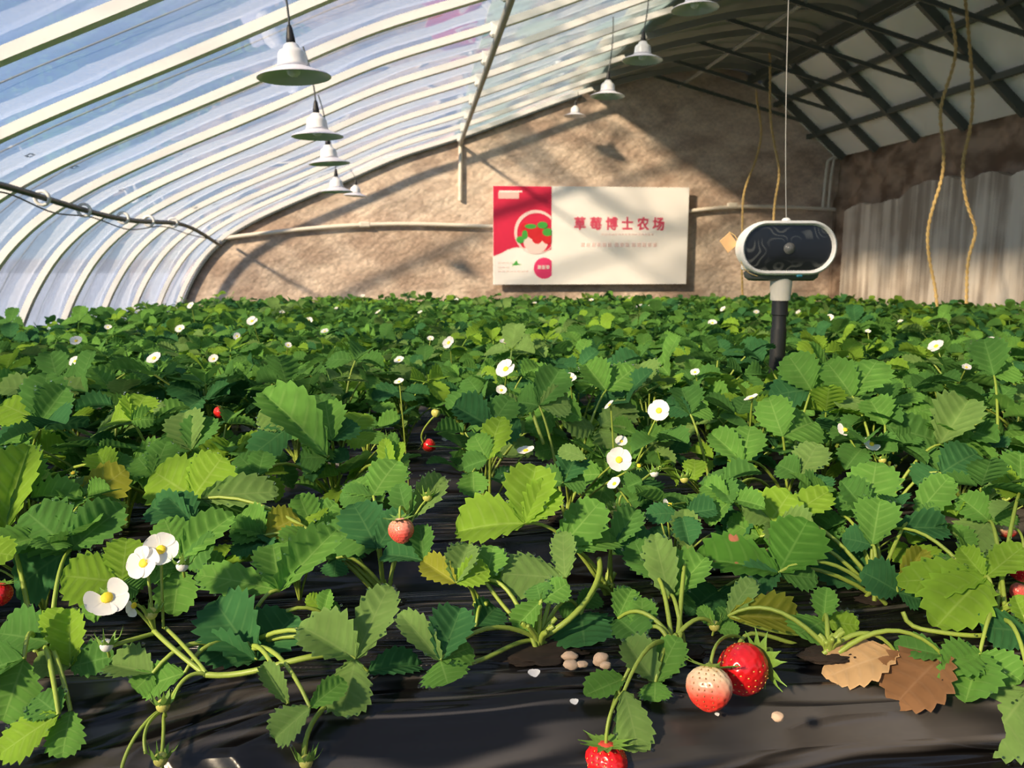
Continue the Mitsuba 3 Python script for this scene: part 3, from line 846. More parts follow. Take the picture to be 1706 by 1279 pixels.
def sepal_ring(n, l, w, droop, seed=0):
    r = np.random.default_rng(seed)
    ms = []
    for i in range(n):
        a = 2 * np.pi * i / n + r.uniform(-.15, .15)
        P = []
        for t in np.linspace(0, 1, 6):
            wd = w * (math.sin(math.pi * min(1, t * .75 + .25)) ** 1.0) * (1 - t ** 3)
            rr = l * t
            z = droop * l * t * t * r.uniform(.7, 1.3) + .06 * l * t
            P.append([[rr, -wd, z], [rr, 0, z - .03 * l], [rr, wd, z]])
        P = np.array(P)
        ca, sa = math.cos(a), math.sin(a)
        P = P @ np.array([[ca, sa, 0], [-sa, ca, 0], [0, 0, 1]])
        ms.append(grid_mesh(P))
    return cat(ms)


SEPALS = mikit.ply(sepal_ring(10, .75, .16, -.1, 2), 'sepal_green', True)


def flower(parent, c, n, dia, foot, petals=5, detail=True, roll=0.0, lab=None, r=None):
    """flower at c facing n; a part of the plant, its petals are sub-parts."""
    n = norm(n); a = norm(np.cross(n, [0.3, .1, .95])); b = np.cross(n, a)
    R = dia / 2
    c = np.asarray(c, float)
    fm = frame(c, a, b, n, R)
    st = bezier(foot, (np.asarray(foot) * .5 + c * .5) + [0, 0, .02], c - n * R * .25, 8)
    f = part(parent, 'flower', mikit.ply(tube(st, .0016, 5), 'stem_solid', True), lab or 'white flower')
    sub = lambda nm, s: put(numbered(f + '__' + nm), s)
    rr = np.random.default_rng(int(abs(c[0] * 1e4)) + 7)
    for i in range(petals):
        an = roll + 2 * np.pi * i / 5 + rr.uniform(-.08, .08)
        u = np.array([math.cos(an), math.sin(an), rr.uniform(.02, .25)]); u = norm(u)
        nl = norm(np.array([-.12 * math.cos(an), -.12 * math.sin(an), 1.0]) + rr.normal(0, .08, 3)); nl = norm(nl - u * (nl @ u))
        Ml = frame(u * .16, np.cross(u, nl), u, nl, .86)
        sub('petal', xf(PETAL, fm @ Ml))
    cm = np.eye(4); cm[:3, :3] *= .27; cm[2, 3] = .08
    sub('flower_centre', xf(CENTRE, fm @ cm))
    if detail:
        sm = np.eye(4); sm[2, 3] = -.10; sm[:3, :3] *= 1.0
        sub('sepals', xf(SEPALS, fm @ sm))
    return f


# ---------------------------------------------------------------- berries
def berry_mesh(seed, rings=52, sides=56, blunt=.50, dim=.030):
    r = np.random.default_rng(seed)
    u = np.linspace(0, 1, rings)
    th = np.pi * u
    rad = np.sin(th) ** .9 * (1 - .30 * u ** 1.6) * blunt * (1 + .10 * np.sin(np.pi * u))
    z = .5 + .5 * np.cos(th)                 # 1 at calyx, 0 at tip
    a = np.arange(sides + 1) / sides * 2 * np.pi
    sq = 1 + .05 * np.cos(2 * a + 1) + .04 * np.cos(3 * a)
    P = np.stack([rad[:, None] * np.cos(a) * sq, rad[:, None] * np.sin(a) * sq, np.broadcast_to(z[:, None], (rings, sides + 1))], -1)
    seeds = []
    nrow = 11
    for i in range(1, nrow):
        uu = i / nrow * .92 + .04
        rr = float(np.interp(uu, u, rad))
        m = max(3, int(2 * np.pi * rr / .175))
        for j in range(m):
            aa = 2 * np.pi * (j + .5 * (i % 2)) / m + r.uniform(-.06, .06)
            seeds.append((rr * math.cos(aa), rr * math.sin(aa), .5 + .5 * math.cos(np.pi * uu)))
    seeds = np.array(seeds)
    d = np.linalg.norm(P[:, :, None] - seeds[None, None], axis=-1).min(-1)
    ctr = np.array([0, 0, .5])
    dirn = P - ctr
    dirn /= np.linalg.norm(dirn, axis=-1, keepdims=True) + 1e-9
    P = P - dirn * (dim * np.exp(-(d / .045) ** 2))[..., None] + dirn * (.006 * np.clip(d / .09, 0, 1))[..., None]
    m = grid_mesh(P)
    m.invert()
    uv = np.stack(np.broadcast_arrays(a[None] / 6.2832, u[:, None]), -1).reshape(-1, 2)
    ss = []
    ico = trimesh.creation.icosphere(1)
    for s in seeds:
        n = norm(s - ctr); t = norm(np.cross(n, [0, 0, 1.0])); b = np.cross(n, t)
        ss.append((ico.vertices @ np.array([t * .014, b * .021, n * .010]) + s * 1.0 - n * .012, ico.faces))
    return m, uv, cat(ss)


BM, BUV, BS = berry_mesh(4)
BERRY = mikit.ply(BM, 'berry_red', True, uv=BUV)
SEEDS = mikit.ply(BS, 'seed_yellow', True)
CALYX = mikit.ply(sepal_ring(11, .66, .13, .12, 5), 'sepal_green', True)
BTRI, _, _ = berry_mesh(4, 14, 14)


def strawberry(label, c, axis, size, mat, stalk=None, calyx=True, seedmat='seed_yellow', roll=0., group=None):
    """c: centre, axis: from tip to calyx."""
    s = thing('strawberry', label, 'strawberry', group)
    n = norm(axis); a = norm(np.cross(n, [.2, .9, .35])); b = np.cross(n, a)
    ca, sa = math.cos(roll), math.sin(roll)
    a, b = a * ca + b * sa, b * ca - a * sa
    M = frame(np.asarray(c) - n * size * .5, a, b, n, size)
    part(s, 'body', xf(BERRY, M, mat))
    part(s, 'seeds', xf(SEEDS, M, seedmat), 'small yellow seeds', 'stuff')
    if calyx:
        K = np.eye(4); K[2, 3] = .97
        part(s, 'calyx', xf(CALYX, M @ K), 'green leafy calyx')
    if stalk is not None:
        top = M[:3, 3] + n * size * .98
        part(s, 'stalk', mikit.ply(tube(bezier(top, top + n * size * .6 + [0, 0, .01], stalk, 9), .0017, 6), 'stem_solid', True), 'thin green stalk')
    return s


# ---------------------------------------------------------------- the foremost plants, leaf by leaf
CROWN_PX = dict(A=(897, 1074), B=(1380, 1086), C=(1128, 1082), D=(400, 1092), E=(72, 1092), F=(640, 1004), G=(1010, 992), H=(1660, 1030), I=(205, 992), J=(1465, 996), N=(806, 1030),
                K=(70, 862), L=(290, 868), M=(566, 850), O=(815, 858), Q=(945, 862), R=(1310, 852), S=(1475, 858), U=(1660, 850), V=(1190, 856))
CROWN_LABEL = dict(A='with an exposed yellow-green crown in a soil hole at the centre', B='beside the dry tan leaf', C='just left of the two big strawberries', D='with broad shaded leaves behind the large white flowers',
                   E='at the lower left corner with drooping leaves', F='with tall pleated leaves beside the pink half hidden berry', G='carrying the large brightest green leaf at the centre',
                   H='at the right edge with bright dewy light green leaves', I='behind the large white flowers, with light green folded leaves', J='with pink-brown spotted leaves right of centre',
                   N='with yellowish folded leaves left of the exposed crown', K='at the left edge in the second bed', L='with a pair of upright yellow-green leaves left of centre', M='with one tall broad leaf, standing before the bare plastic',
                   O='with round dark leaves right of the small red berry', Q='under the white open flower near the centre', R='with broad upright leaves below the pole of the white device', S='with round dark leaves under the flower cluster on the right',
                   U='at the right edge with one round dark leaf held high', V='between the centre flowers and the broad leaves on the right')
HERO = [
 # crown, joint x, y, depth Y, leaflets (tip x, tip y, width px, tone)
 ('E', 118, 916, .92, [(44, 852, 95, 'M'), (199, 840, 72, 'M'), (8, 972, 92, 'D')]),
 ('I', 203, 970, .86, [(104, 956, 82, 'B'), (212, 888, 66, 'B'), (230, 985, 40, 'M')]),
 ('D', 466, 984, .84, [(322, 946, 56, 'G'), (455, 902, 75, 'G'), (556, 874, 84, 'G')]),
 ('D', 592, 1098, .74, [(505, 1034, 96, 'P'), (646, 968, 74, 'P'), (570, 1192, 80, 'P')]),
 ('D', 480, 1172, .70, [(438, 1106, 38, 'P')]),
 ('D', 517, 1178, .69, [(458, 1230, 60, 'P'), (575, 1130, 42, 'G')]),
 ('E', 40, 1098, .74, [(6, 1200, 92, 'G'), (-60, 1120, 80, 'M')]),
 ('E', 84, 1070, .80, [(-10, 1048, 74, 'M'), (96, 1012, 50, 'B')]),
 ('E', 118, 1110, .78, [(54, 1102, 55, 'P'), (112, 1015, 55, 'B'), (190, 1092, 48, 'M')]),
 ('E', 118, 1184, .71, [(101, 1260, 62, 'G')]),
 ('E', 98, 1190, .70, [(-6, 1254, 62, 'B'), (60, 1160, 50, 'M')]),
 ('D', 255, 1121, .76, [(182, 1106, 50, 'P'), (224, 1148, 52, 'G')]),
 ('D', 308, 1121, .76, [(232, 1142, 50, 'G')]),
 ('D', 428, 1100, .90, [(350, 992, 118, 'D'), (486, 1018, 98, 'D'), (330, 1070, 70, 'D')]),
 ('G', 874, 872, .90, [(758, 870, 90, 'B'), (893, 776, 84, 'B'), (934, 820, 66, 'B')]),
 ('A', 942, 964, .84, [(836, 952, 74, 'P'), (934, 884, 50, 'P')]),
 ('G', 930, 918, .88, [(999, 834, 74, 'G'), (1028, 884, 78, 'G')]),
 ('G', 1018, 913, .90, [(1094, 896, 62, 'D'), (1060, 850, 50, 'M')]),
 ('N', 706, 934, .88, [(634, 912, 46, 'D'), (700, 872, 40, 'M')]),
 ('N', 760, 971, .83, [(703, 930, 50, 'Y'), (778, 902, 54, 'P'), (812, 944, 54, 'B')]),
 ('A', 809, 968, .84, [(822, 908, 58, 'G'), (852, 960, 48, 'G')]),
 ('A', 902, 1001, .80, [(855, 1046, 50, 'G'), (892, 972, 48, 'M'), (946, 972, 48, 'G')]),
 ('A', 734, 1100, .74, [(668, 1018, 50, 'P'), (768, 1014, 76, 'D'), (786, 1072, 52, 'G'), (746, 1138, 80, 'G')]),
 ('N', 793, 1044, .86, [(830, 1006, 54, 'D'), (755, 1030, 40, 'D')]),
 ('D', 613, 1119, .78, [(704, 1096, 52, 'D')]),
 ('F', 622, 826, 1.00, [(658, 762, 62, 'G'), (590, 786, 54, 'G'), (566, 822, 44, 'M')]),
 ('F', 680, 866, .97, [(738, 788, 56, 'P'), (664, 806, 44, 'M')]),
 ('F', 628, 914, .92, [(590, 830, 82, 'D'), (668, 848, 56, 'D'), (540, 880, 60, 'M')]),
 ('G', 968, 1024, .88, [(974, 1074, 58, 'D'), (1005, 1050, 48, 'D')]),
 ('C', 1092, 1136, .72, [(1041, 1066, 62, 'P'), (1129, 1060, 60, 'G'), (1090, 1166, 50, 'G')]),
 ('C', 1040, 1130, .73, [(974, 1158, 38, 'G')]),
 ('C', 1040, 1150, .69, [(1068, 1258, 66, 'P')]),
 ('C', 1115, 996, .84, [(1175, 930, 68, 'G'), (1090, 890, 62, 'P'), (1150, 985, 44, 'M')]),
 ('C', 1030, 1030, .82, [(1052, 978, 50, 'G'), (1072, 1066, 52, 'M')]),
 ('C', 1070, 1060, .81, [(1070, 996, 54, 'G')]),
 ('J', 1297, 954, .86, [(1166, 916, 74, 'S'), (1346, 866, 100, 'S'), (1362, 964, 42, 'M'), (1240, 968, 46, 'D')]),
 ('J', 1266, 894, .93, [(1316, 822, 88, 'B'), (1214, 866, 50, 'G')]),
 ('J', 1304, 864, .95, [(1380, 820, 48, 'B')]),
 ('J', 1446, 853, .95, [(1460, 770, 86, 'G'), (1400, 800, 54, 'M')]),
 ('J', 1453, 908, .90, [(1466, 834, 70, 'G'), (1407, 892, 44, 'D')]),
 ('J', 1526, 858, .94, [(1583, 792, 50, 'G'), (1560, 840, 40, 'M')]),
 ('H', 1490, 880, .92, [(1584, 874, 52, 'D')]),
 ('H', 1648, 868, .93, [(1604, 826, 58, 'G'), (1612, 900, 60, 'P'), (1690, 850, 50, 'G')]),
 ('H', 1700, 820, .95, [(1702, 745, 76, 'G'), (1650, 800, 50, 'B')]),
 ('J', 1496, 986, .85, [(1540, 909, 40, 'Y'), (1443, 950, 60, 'D'), (1534, 998, 56, 'D')]),
 ('H', 1640, 962, .82, [(1505, 964, 58, 'B'), (1562, 1032, 92, 'B'), (1704, 912, 54, 'B'), (1600, 910, 48, 'B')]),
 ('B', 1372, 1034, .80, [(1378, 978, 48, 'G'), (1330, 1056, 46, 'G'), (1430, 1042, 46, 'B')]),
 ('B', 1213, 1026, .80, [(1340, 1026, 62, 'Y'), (1254, 960, 46, 'P')]),
 ('B', 1492, 1086, .765, [(1383, 1116, 60, 'T')]),
 ('B', 1572, 1092, .775, [(1495, 1156, 70, 'W'), (1500, 1070, 40, 'M')]),
 ('H', 1632, 1090, .75, [(1568, 1114, 54, 'G'), (1608, 1170, 66, 'G'), (1704, 1130, 60, 'G')]),
 ('H', 1716, 1052, .78, [(1636, 1044, 58, 'D')]),
 ('H', 1716, 1148, .71, [(1646, 1232, 110, 'P'), (1740, 1240, 90, 'P')]),
 ('H', 1712, 1042, .76, [(1690, 992, 46, 'B')]),
 ('J', 1196, 985, .90, [(1150, 1010, 50, 'D'), (1240, 1010, 46, 'D')]),
 ('A', 962, 1010, .87, [(1000, 985, 44, 'M'), (930, 1010, 40, 'M')]),
 # upper leaves of the front bed and the second bed
 ('E', 8, 884, .97, [(42, 734, 66, 'B'), (-30, 800, 60, 'G')]),
 ('L', 128, 842, 1.04, [(209, 782, 64, 'Y'), (120, 794, 54, 'P'), (75, 830, 46, 'G')]),
 ('L', 322, 828, 1.02, [(255, 784, 80, 'B'), (371, 760, 80, 'B'), (300, 850, 44, 'D')]),
 ('F', 336, 830, 1.00, [(436, 858, 60, 'M'), (459, 812, 52, 'P')]),
 ('F', 440, 892, .95, [(400, 850, 56, 'G'), (496, 858, 58, 'Y'), (384, 880, 44, 'M')]),
 ('F', 520, 880, .98, [(498, 824, 52, 'G'), (558, 836, 54, 'G'), (580, 872, 40, 'M')]),
 ('M', 545, 762, 1.20, [(441, 636, 78, 'G'), (500, 760, 50, 'M')]),
 ('M', 553, 734, 1.22, [(540, 664, 58, 'G'), (590, 700, 44, 'D')]),
 ('M', 490, 704, 1.25, [(417, 760, 54, 'D'), (430, 690, 46, 'P')]),
 ('L', 319, 750, 1.24, [(302, 680, 64, 'P'), (345, 690, 52, 'M'), (275, 720, 44, 'M')]),
 ('L', 219, 700, 1.28, [(241, 654, 50, 'B'), (177, 692, 44, 'B'), (255, 695, 40, 'G')]),
 ('K', 68, 702, 1.28, [(2, 670, 50, 'B'), (78, 620, 64, 'M'), (110, 645, 54, 'M')]),
 ('O', 818, 710, 1.26, [(756, 676, 60, 'D'), (850, 660, 56, 'M'), (868, 712, 50, 'D')]),
 ('O', 812, 766, 1.17, [(790, 724, 44, 'G'), (834, 688, 46, 'B'), (770, 775, 40, 'M')]),
 ('O', 788, 786, 1.14, [(790, 828, 42, 'G')]),
 ('Q', 938, 804, 1.12, [(962, 752, 54, 'D'), (900, 790, 44, 'M'), (975, 800, 44, 'M')]),
 ('Q', 898, 676, 1.30, [(935, 610, 58, 'M'), (862, 664, 60, 'M'), (950, 668, 52, 'P')]),
 ('R', 1304, 727, 1.22, [(1281, 660, 64, 'G'), (1364, 692, 62, 'G')]),
 ('R', 1332, 793, 1.15, [(1362, 736, 62, 'P'), (1298, 770, 54, 'M')]),
 ('R', 1238, 770, 1.17, [(1250, 706, 60, 'G'), (1186, 716, 52, 'G'), (1236, 776, 40, 'B')]),
 ('S', 1474, 708, 1.26, [(1563, 734, 64, 'M'), (1450, 660, 56, 'G')]),
 ('S', 1568, 788, 1.16, [(1638, 740, 72, 'D'), (1530, 790, 48, 'D')]),
 ('S', 1566, 740, 1.22, [(1614, 668, 74, 'P'), (1640, 720, 56, 'G')]),
 ('U', 1656, 626, 1.42, [(1640, 562, 62, 'M'), (1692, 610, 46, 'G')]),
 ('S', 1420, 660, 1.34, [(1380, 600, 62, 'G'), (1462, 600, 62, 'G'), (1400, 680, 50, 'P')]),
 ('R', 1352, 650, 1.36, [(1316, 590, 64, 'G'), (1290, 650, 54, 'D'), (1398, 640, 54, 'G')]),
 ('V', 1150, 690, 1.28, [(1138, 640, 50, 'M'), (1180, 676, 44, 'G'), (1110, 668, 44, 'D')]),
 ('Q', 1010, 650, 1.40, [(975, 606, 54, 'G'), (1058, 612, 52, 'G'), (1010, 690, 44, 'D')]),
 ('J', 1440, 975, .93, [(1358, 925, 60, 'D'), (1418, 908, 56, 'D')]),
 ('C', 1192, 1046, .80, [(1165, 1010, 30, 'G'), (1212, 1014, 30, 'M'), (1232, 1050, 28, 'G')]),
 ('C', 1146, 918, .92, [(1140, 848, 54, 'P')]),
 ('C', 1086, 962, .88, [(1058, 900, 62, 'M'), (1112, 928, 50, 'M')]),
 ('R', 1362, 832, 1.06, [(1372, 788, 52, 'D'), (1330, 812, 44, 'M')]),
 ('V', 1156, 802, 1.10, [(1158, 756, 36, 'B')]),
 ('V', 1070, 800, 1.06, [(1092, 840, 48, 'D'), (1044, 812, 42, 'M')]),
 ('Q', 976, 764, 1.10, [(930, 744, 30, 'P')]),
 ('L', 322, 872, .96, [(243, 834, 58, 'D'), (282, 822, 50, 'D')]),
 ('I', 302, 930, .90, [(274, 864, 62, 'G'), (377, 852, 58, 'G'), (352, 906, 46, 'M')]),
 ('D', 540, 1022, .84, [(514, 990, 28, 'B'), (546, 984, 26, 'G'), (565, 1010, 28, 'M')]),
 ('L', 255, 792, 1.12, [(226, 758, 50, 'G'), (277, 734, 54, 'G')]),
 ('K', 186, 796, 1.12, [(163, 754, 44, 'B'), (205, 756, 40, 'M')]),
 ('M', 430, 792, 1.08, [(398, 758, 44, 'M'), (440, 752, 44, 'M')]),
 ('M', 652, 792, 1.10, [(638, 730, 28, 'B'), (666, 734, 26, 'B'), (655, 718, 24, 'G')]),
 ('F', 560, 930, .93, [(520, 890, 56, 'M'), (590, 900, 56, 'D'), (556, 960, 44, 'D')]),
 ('H', 1600, 930, .90, [(1560, 960, 50, 'M'), (1630, 900, 46, 'G')]),
 ('R', 1210, 830, 1.05, [(1170, 800, 50, 'M'), (1236, 800, 52, 'M'), (1200, 866, 46, 'D')]),
 ('J', 1400, 860, .99, [(1370, 880, 44, 'M'), (1422, 830, 48, 'G')]),
 ('Q', 1080, 640, 1.44, [(1066, 600, 48, 'P'), (1110, 624, 44, 'P')]),
]
hero_plants = {}
for c, (x, y) in CROWN_PX.items():
    hero_plants[c] = thing('strawberry_plant', 'strawberry plant ' + CROWN_LABEL[c], 'plant', 'strawberry plants')
CROWN = {}
for c, (x, y) in CROWN_PX.items():
    Q = at_bed(x, y, 0.004)
    CROWN[c] = Q
hr = np.random.default_rng(3)
DEWPTS = []
ico1 = trimesh.creation.icosphere(1)


def leaf_frame(B, Tp, wpx, r, flip=0.0):
    u = Tp - B
    L = np.linalg.norm(u); u = u / L
    toc = norm(CAM - (B + Tp) / 2)
    n = norm(.72 * toc + .5 * np.array([0, 0, 1.0]) + .16 * norm(SUN) + r.normal(0, .16, 3))
    n = norm(n - u * (n @ u))
    s = np.cross(u, n)
    seen = max(.55, abs(n @ toc))
    W = wpx * (B[1] / FPX) / seen
    return u, n, s, L, W


for c, jx, jy, Y, leaflets in HERO:
    pl, cr = hero_plants[c], CROWN[c]
    J = at_clear(jx, jy, Y)
    Y = J[1]
    mid = cr * .45 + J * .55 + np.array([0, 0, .03 + .2 * np.linalg.norm(J[:2] - cr[:2])])
    lf = part(pl, 'leaf', mikit.ply(tube(bezier(cr + hr.normal(0, .006, 3) * [1, 1, 0], mid, J, 10), np.linspace(.0030, .0019, 10), 6), 'stem_solid', True), 'leaf on a pale green stem')
    for tx, ty, w, tone in leaflets:
        lp = math.hypot(tx - jx, ty - jy) * Y / FPX
        dy = (jy - ty) * Y / FPX
        dY = (.55 * dy if dy > 0 else .35 * dy) + hr.normal(0, .008)
        Tp = at_clear(tx, ty, Y + dY, .012)
        u, n, s, L, W = leaf_frame(J, Tp, w, hr)
        k = int(hr.integers(0, 14))
        M = np.eye(4)
        M[:3, 0], M[:3, 1], M[:3, 2], M[:3, 3] = s * W / .88, u * L, n * (L + W) / 2, J
        lab = {'T': 'dry tan leaflet', 'W': 'dry brown leaflet', 'S': 'dark green leaflet with pink-brown spots', 'Y': 'yellow-green leaflet'}.get(tone)
        put(numbered(lf + '__leaflet'), xf(HI[k], M, TONE[tone]), lab)
        if tone in 'BGMP' and w > 44 and hr.random() < .8:
            mm, uvv = MIDL[k]
            e = mm.vertices.reshape(5, 25, 3)
            pts = np.concatenate([e[0, 6:24], e[-1, 6:24]])
            pts = pts[hr.random(len(pts)) < .3]
            wp = pts @ M[:3, :3].T + M[:3, 3]
            if len(wp):
                dm = cat([(ico1.vertices * hr.uniform(.0009, .0017) + q, ico1.faces) for q in wp])
                put(numbered(lf + '__dew_drops'), mikit.ply(dm, 'dew', True), 'tiny dew drops along the leaf edges', None, None, 'stuff')
# crowns: short sheathed stems at the soil
for c, cr in CROWN.items():
    ms = []
    for i in range(7 if c in 'AB' else 4):
        a = hr.uniform(0, 6.28)
        l = hr.uniform(.018, .034) * (1.15 if c == 'A' else 1)
        ms.append(tube(bezier(cr + [0, 0, -.012], cr + [0, 0, .012], cr + [math.cos(a) * l * .55, math.sin(a) * l * .55, l * .8], 6), np.linspace(.0050, .0028, 6), 7))
    part(hero_plants[c], 'crown', mikit.ply(cat(ms), 'stem_solid', True), 'yellow-green crown')
    v, f = trimesh.creation.icosphere(3).vertices, trimesh.creation.icosphere(3).faces
    big = 1.25 if c == 'A' else .8
    hgt = (meshkit.fbm(v * 3.5 + cr[0] * 9, 3, 4) - .45)
    v = v * [.036 * big, .020 * big, .005] * (1 + 1.0 * hgt)[:, None] + cr + [0, -.012 if c == 'A' else 0, -.003]
    part(hero_plants[c], 'soil_patch', mikit.ply((v, f), 'dark_soil', True), 'dark soil in the planting hole')
# bare stems and runners drawn from the photograph
STEMS = [('D', [(343, 1124, .74), (420, 1118, .735), (507, 1096, .73), (590, 1092, .75)], .0030), ('D', [(343, 1124, .74), (300, 1090, .76), (256, 1050, .79)], .0026), ('D', [(343, 1120, .74), (310, 1080, .77), (276, 1046, .80)], .0022),
         ('D', [(343, 1122, .74), (300, 1140, .725), (284, 1165, .715), (272, 1180, .71)], .0020), ('D', [(262, 1186, .71), (230, 1220, .69), (208, 1262, .675), (200, 1300, .66)], .0017),
         ('D', [(266, 1186, .71), (243, 1215, .69), (243, 1255, .675)], .0016), ('D', [(272, 1190, .71), (272, 1225, .69), (268, 1265, .67)], .0016),
         ('D', [(260, 1054, .79), (210, 1068, .77), (178, 1078, .76)], .0022), ('D', [(613, 1121, .76), (560, 1160, .73), (520, 1205, .70), (508, 1272, .67)], .0026),
         ('H', [(1504, 1019, .80), (1524, 1044, .79), (1552, 1059, .78), (1600, 1062, .77), (1662, 1068, .77)], .0027), ('H', [(1640, 968, .83), (1620, 990, .83), (1600, 1010, .84), (1650, 1040, .84)], .0026),
         ('B', [(1380, 1084, .79), (1330, 1066, .79), (1270, 1045, .79), (1216, 1026, .80)], .0028), ('B', [(1380, 1084, .79), (1300, 1070, .78), (1240, 1060, .775), (1228, 1085, .765)], .0024),
         ('A', [(905, 1060, .80), (960, 1020, .80), (992, 975, .83), (998, 931, .88)], .0034), ('A', [(890, 1066, .80), (830, 1086, .77), (776, 1106, .75), (735, 1104, .745)], .0024),
         ('A', [(885, 1056, .80), (850, 1022, .82), (809, 968, .84)], .0024), ('C', [(1128, 1082, .79), (1092, 1136, .72)], .0024), ('C', [(1040, 1130, .73), (1020, 1180, .70), (1010, 1240, .68)], .0020),
         ('C', [(1030, 1150, .71), (1050, 1200, .69), (1072, 1256, .675)], .0016), ('J', [(1453, 908, .90), (1453, 945, .89), (1455, 990, .90)], .0026), ('O', [(885, 680, 1.30), (895, 710, 1.28), (906, 740, 1.27)], .0032)]
for c, pts, r0 in STEMS:
    P = [at(*q) for q in pts]
    for q in P:
        q[2] = max(q[2], bed_surface_z(q[1]) + .006)
    path = smooth_path(P, 14) if len(P) > 2 else np.array(P)
    part(hero_plants[c], 'stem', mikit.ply(tube(path, r0, 6), 'stem_solid', True), 'bare yellow-green stem')

# ---------------------------------------------------------------- the plants of all beds
prng = np.random.default_rng(77)
tones = ['leaf_green', 'leaf_mid', 'leaf_dark', 'leaf_bright', 'leaf_pale']
tp = [.36, .26, .16, .12, .10]
spots = []
for k in range(NBED):
    yc = Y0B + k * PITCHB
    for row, dy in enumerate((-.055, .06)):
        x = PR[1, 0] + .66 + prng.uniform(0, .1)
        while x < XN - .55:
            spots.append((k, row, x + prng.uniform(-.025, .025), yc + dy + prng.uniform(-.015, .015)))
            x += .155 if k < 9 else .175
infr, rest = [], []
for s in spots:
    px, py, z = project([s[2], s[3], bedz(s[3]) + .1])
    if z > .3 and -90 < px < 1796:
        infr.append((z, s))
    else:
        rest.append(s)
infr.sort()
indiv = []
keep = 300 - len(hero_plants)
heroes_xy = np.array([c[:2] for c in CROWN.values()])
for z, s in infr:
    k, row, x, y = s
    if k == 0 and row == 0:
        continue                                    # the front row is the one built leaf by leaf
    dmin = np.min(np.hypot(heroes_xy[:, 0] - x, (heroes_xy[:, 1] - y)))
    if k <= 1 and dmin < (.055 if k == 0 else .05):
        continue
    if len(indiv) < keep:
        indiv.append((z, s))
    else:
        rest.append(s)
# gaps where the photograph shows bare plastic
GAPS = [(700, 880, 75, 60), (738, 770, 52, 28), (880, 880, 60, 40)]
TENS = {20: 'twent', 30: 'thirt'}


def ordinal(n):
    n += 1
    if n <= 20:
        return ORD[n - 1]
    t = n // 10 * 10
    return TENS[t] + 'ieth' if n == t else TENS[t] + 'y-' + ORD[n - t - 1]


plant_keys = []
for z, (k, row, x, y) in indiv:
    px, py, _ = project([x, y, bedz(y)])
    low = k == 0
    if k == 0:
        y += .065
    if any(abs(px - a) < c and abs(py - b) < d for a, b, c, d in GAPS):
        continue
    px_ord = int(round(px))
    B = 'front' if k == 0 else ORD[k]
    if k <= 3:
        nth = sum(1 for zz, (a, b, c, d) in indiv if a == k and b == row and c < x)
        lab = f'leafy strawberry plant in the {B} bed, {"rear" if row else "front"} row, {ordinal(nth)} from the left'
    else:
        lab = f'leafy green strawberry plant in the dense {B} bed from the front'
    key = thing('strawberry_plant', lab, 'plant', 'strawberry plants' if k <= 3 else f'strawberry plants of the {B} bed')
    plant_keys.append((key, np.array([x, y, bed_surface_z(y)]), k))
    n = int(prng.integers(8, 11)) if not low else 8
    a0 = prng.uniform(0, 6.28)
    zb = bed_surface_z(y)
    big = prng.uniform(.86, 1.12)
    for i in range(n):
        ci = int(prng.integers(0, 30))
        s = big * prng.uniform(.8, 1.12) * (.74 if low else 1.0)
        M = rz(a0 + i * 2.4 + prng.uniform(-.3, .3), [x, y, zb - .003], s, (prng.normal(-.05, .1), prng.normal(-.05, .1)))
        tone = tones[int(prng.choice(5, p=tp))]
        if k <= 2:
            lf = part(key, 'leaf', xf(PET_S[ci], M))
            for F, li in CAN[ci].fr:
                put(numbered(lf + '__leaflet'), xf(HI[li] if k <= 1 else MID_S[li], M @ F, tone))
        else:
            part(key, 'leaf', xf(CAN_MID[ci], M, tone))
# the rest as one mass
acc = {t: ([], [], [], 0) for t in tones}
accs = {t: [[], [], [], 0] for t in tones}
for k, row, x, y in rest:
    if k == 0 and row == 0 and abs(x - .07) < .88:
        continue
    zb = bed_surface_z(y)
    a0 = prng.uniform(0, 6.28)
    big = prng.uniform(.88, 1.15)
    for i in range(int(prng.integers(6, 9))):
        m, uv = (CAN_NEAR if k < 4 else CAN_LOW)[int(prng.integers(0, 30))]
        M = rz(a0 + i * 2.4 + prng.uniform(-.3, .3), [x, y, zb - .003], big * prng.uniform(.8, 1.15), (prng.normal(-.05, .1), prng.normal(-.05, .1)))
        A = accs[tones[int(prng.choice(5, p=tp))]]
        A[0].append(m.vertices @ M[:3, :3].T + M[:3, 3]); A[1].append(m.faces + A[3]); A[2].append(uv); A[3] += len(m.vertices)
for i, t in enumerate(tones):
    A = accs[t]
    put(f'strawberry_foliage__{i + 1:03d}', mikit.ply((np.vstack(A[0]), np.vstack(A[1])), t, True, uv=np.vstack(A[2])))
labels['strawberry_foliage'] = {'label': 'dense low strawberry foliage filling the rear beds up to the mud wall', 'category': 'foliage', 'kind': 'stuff'}

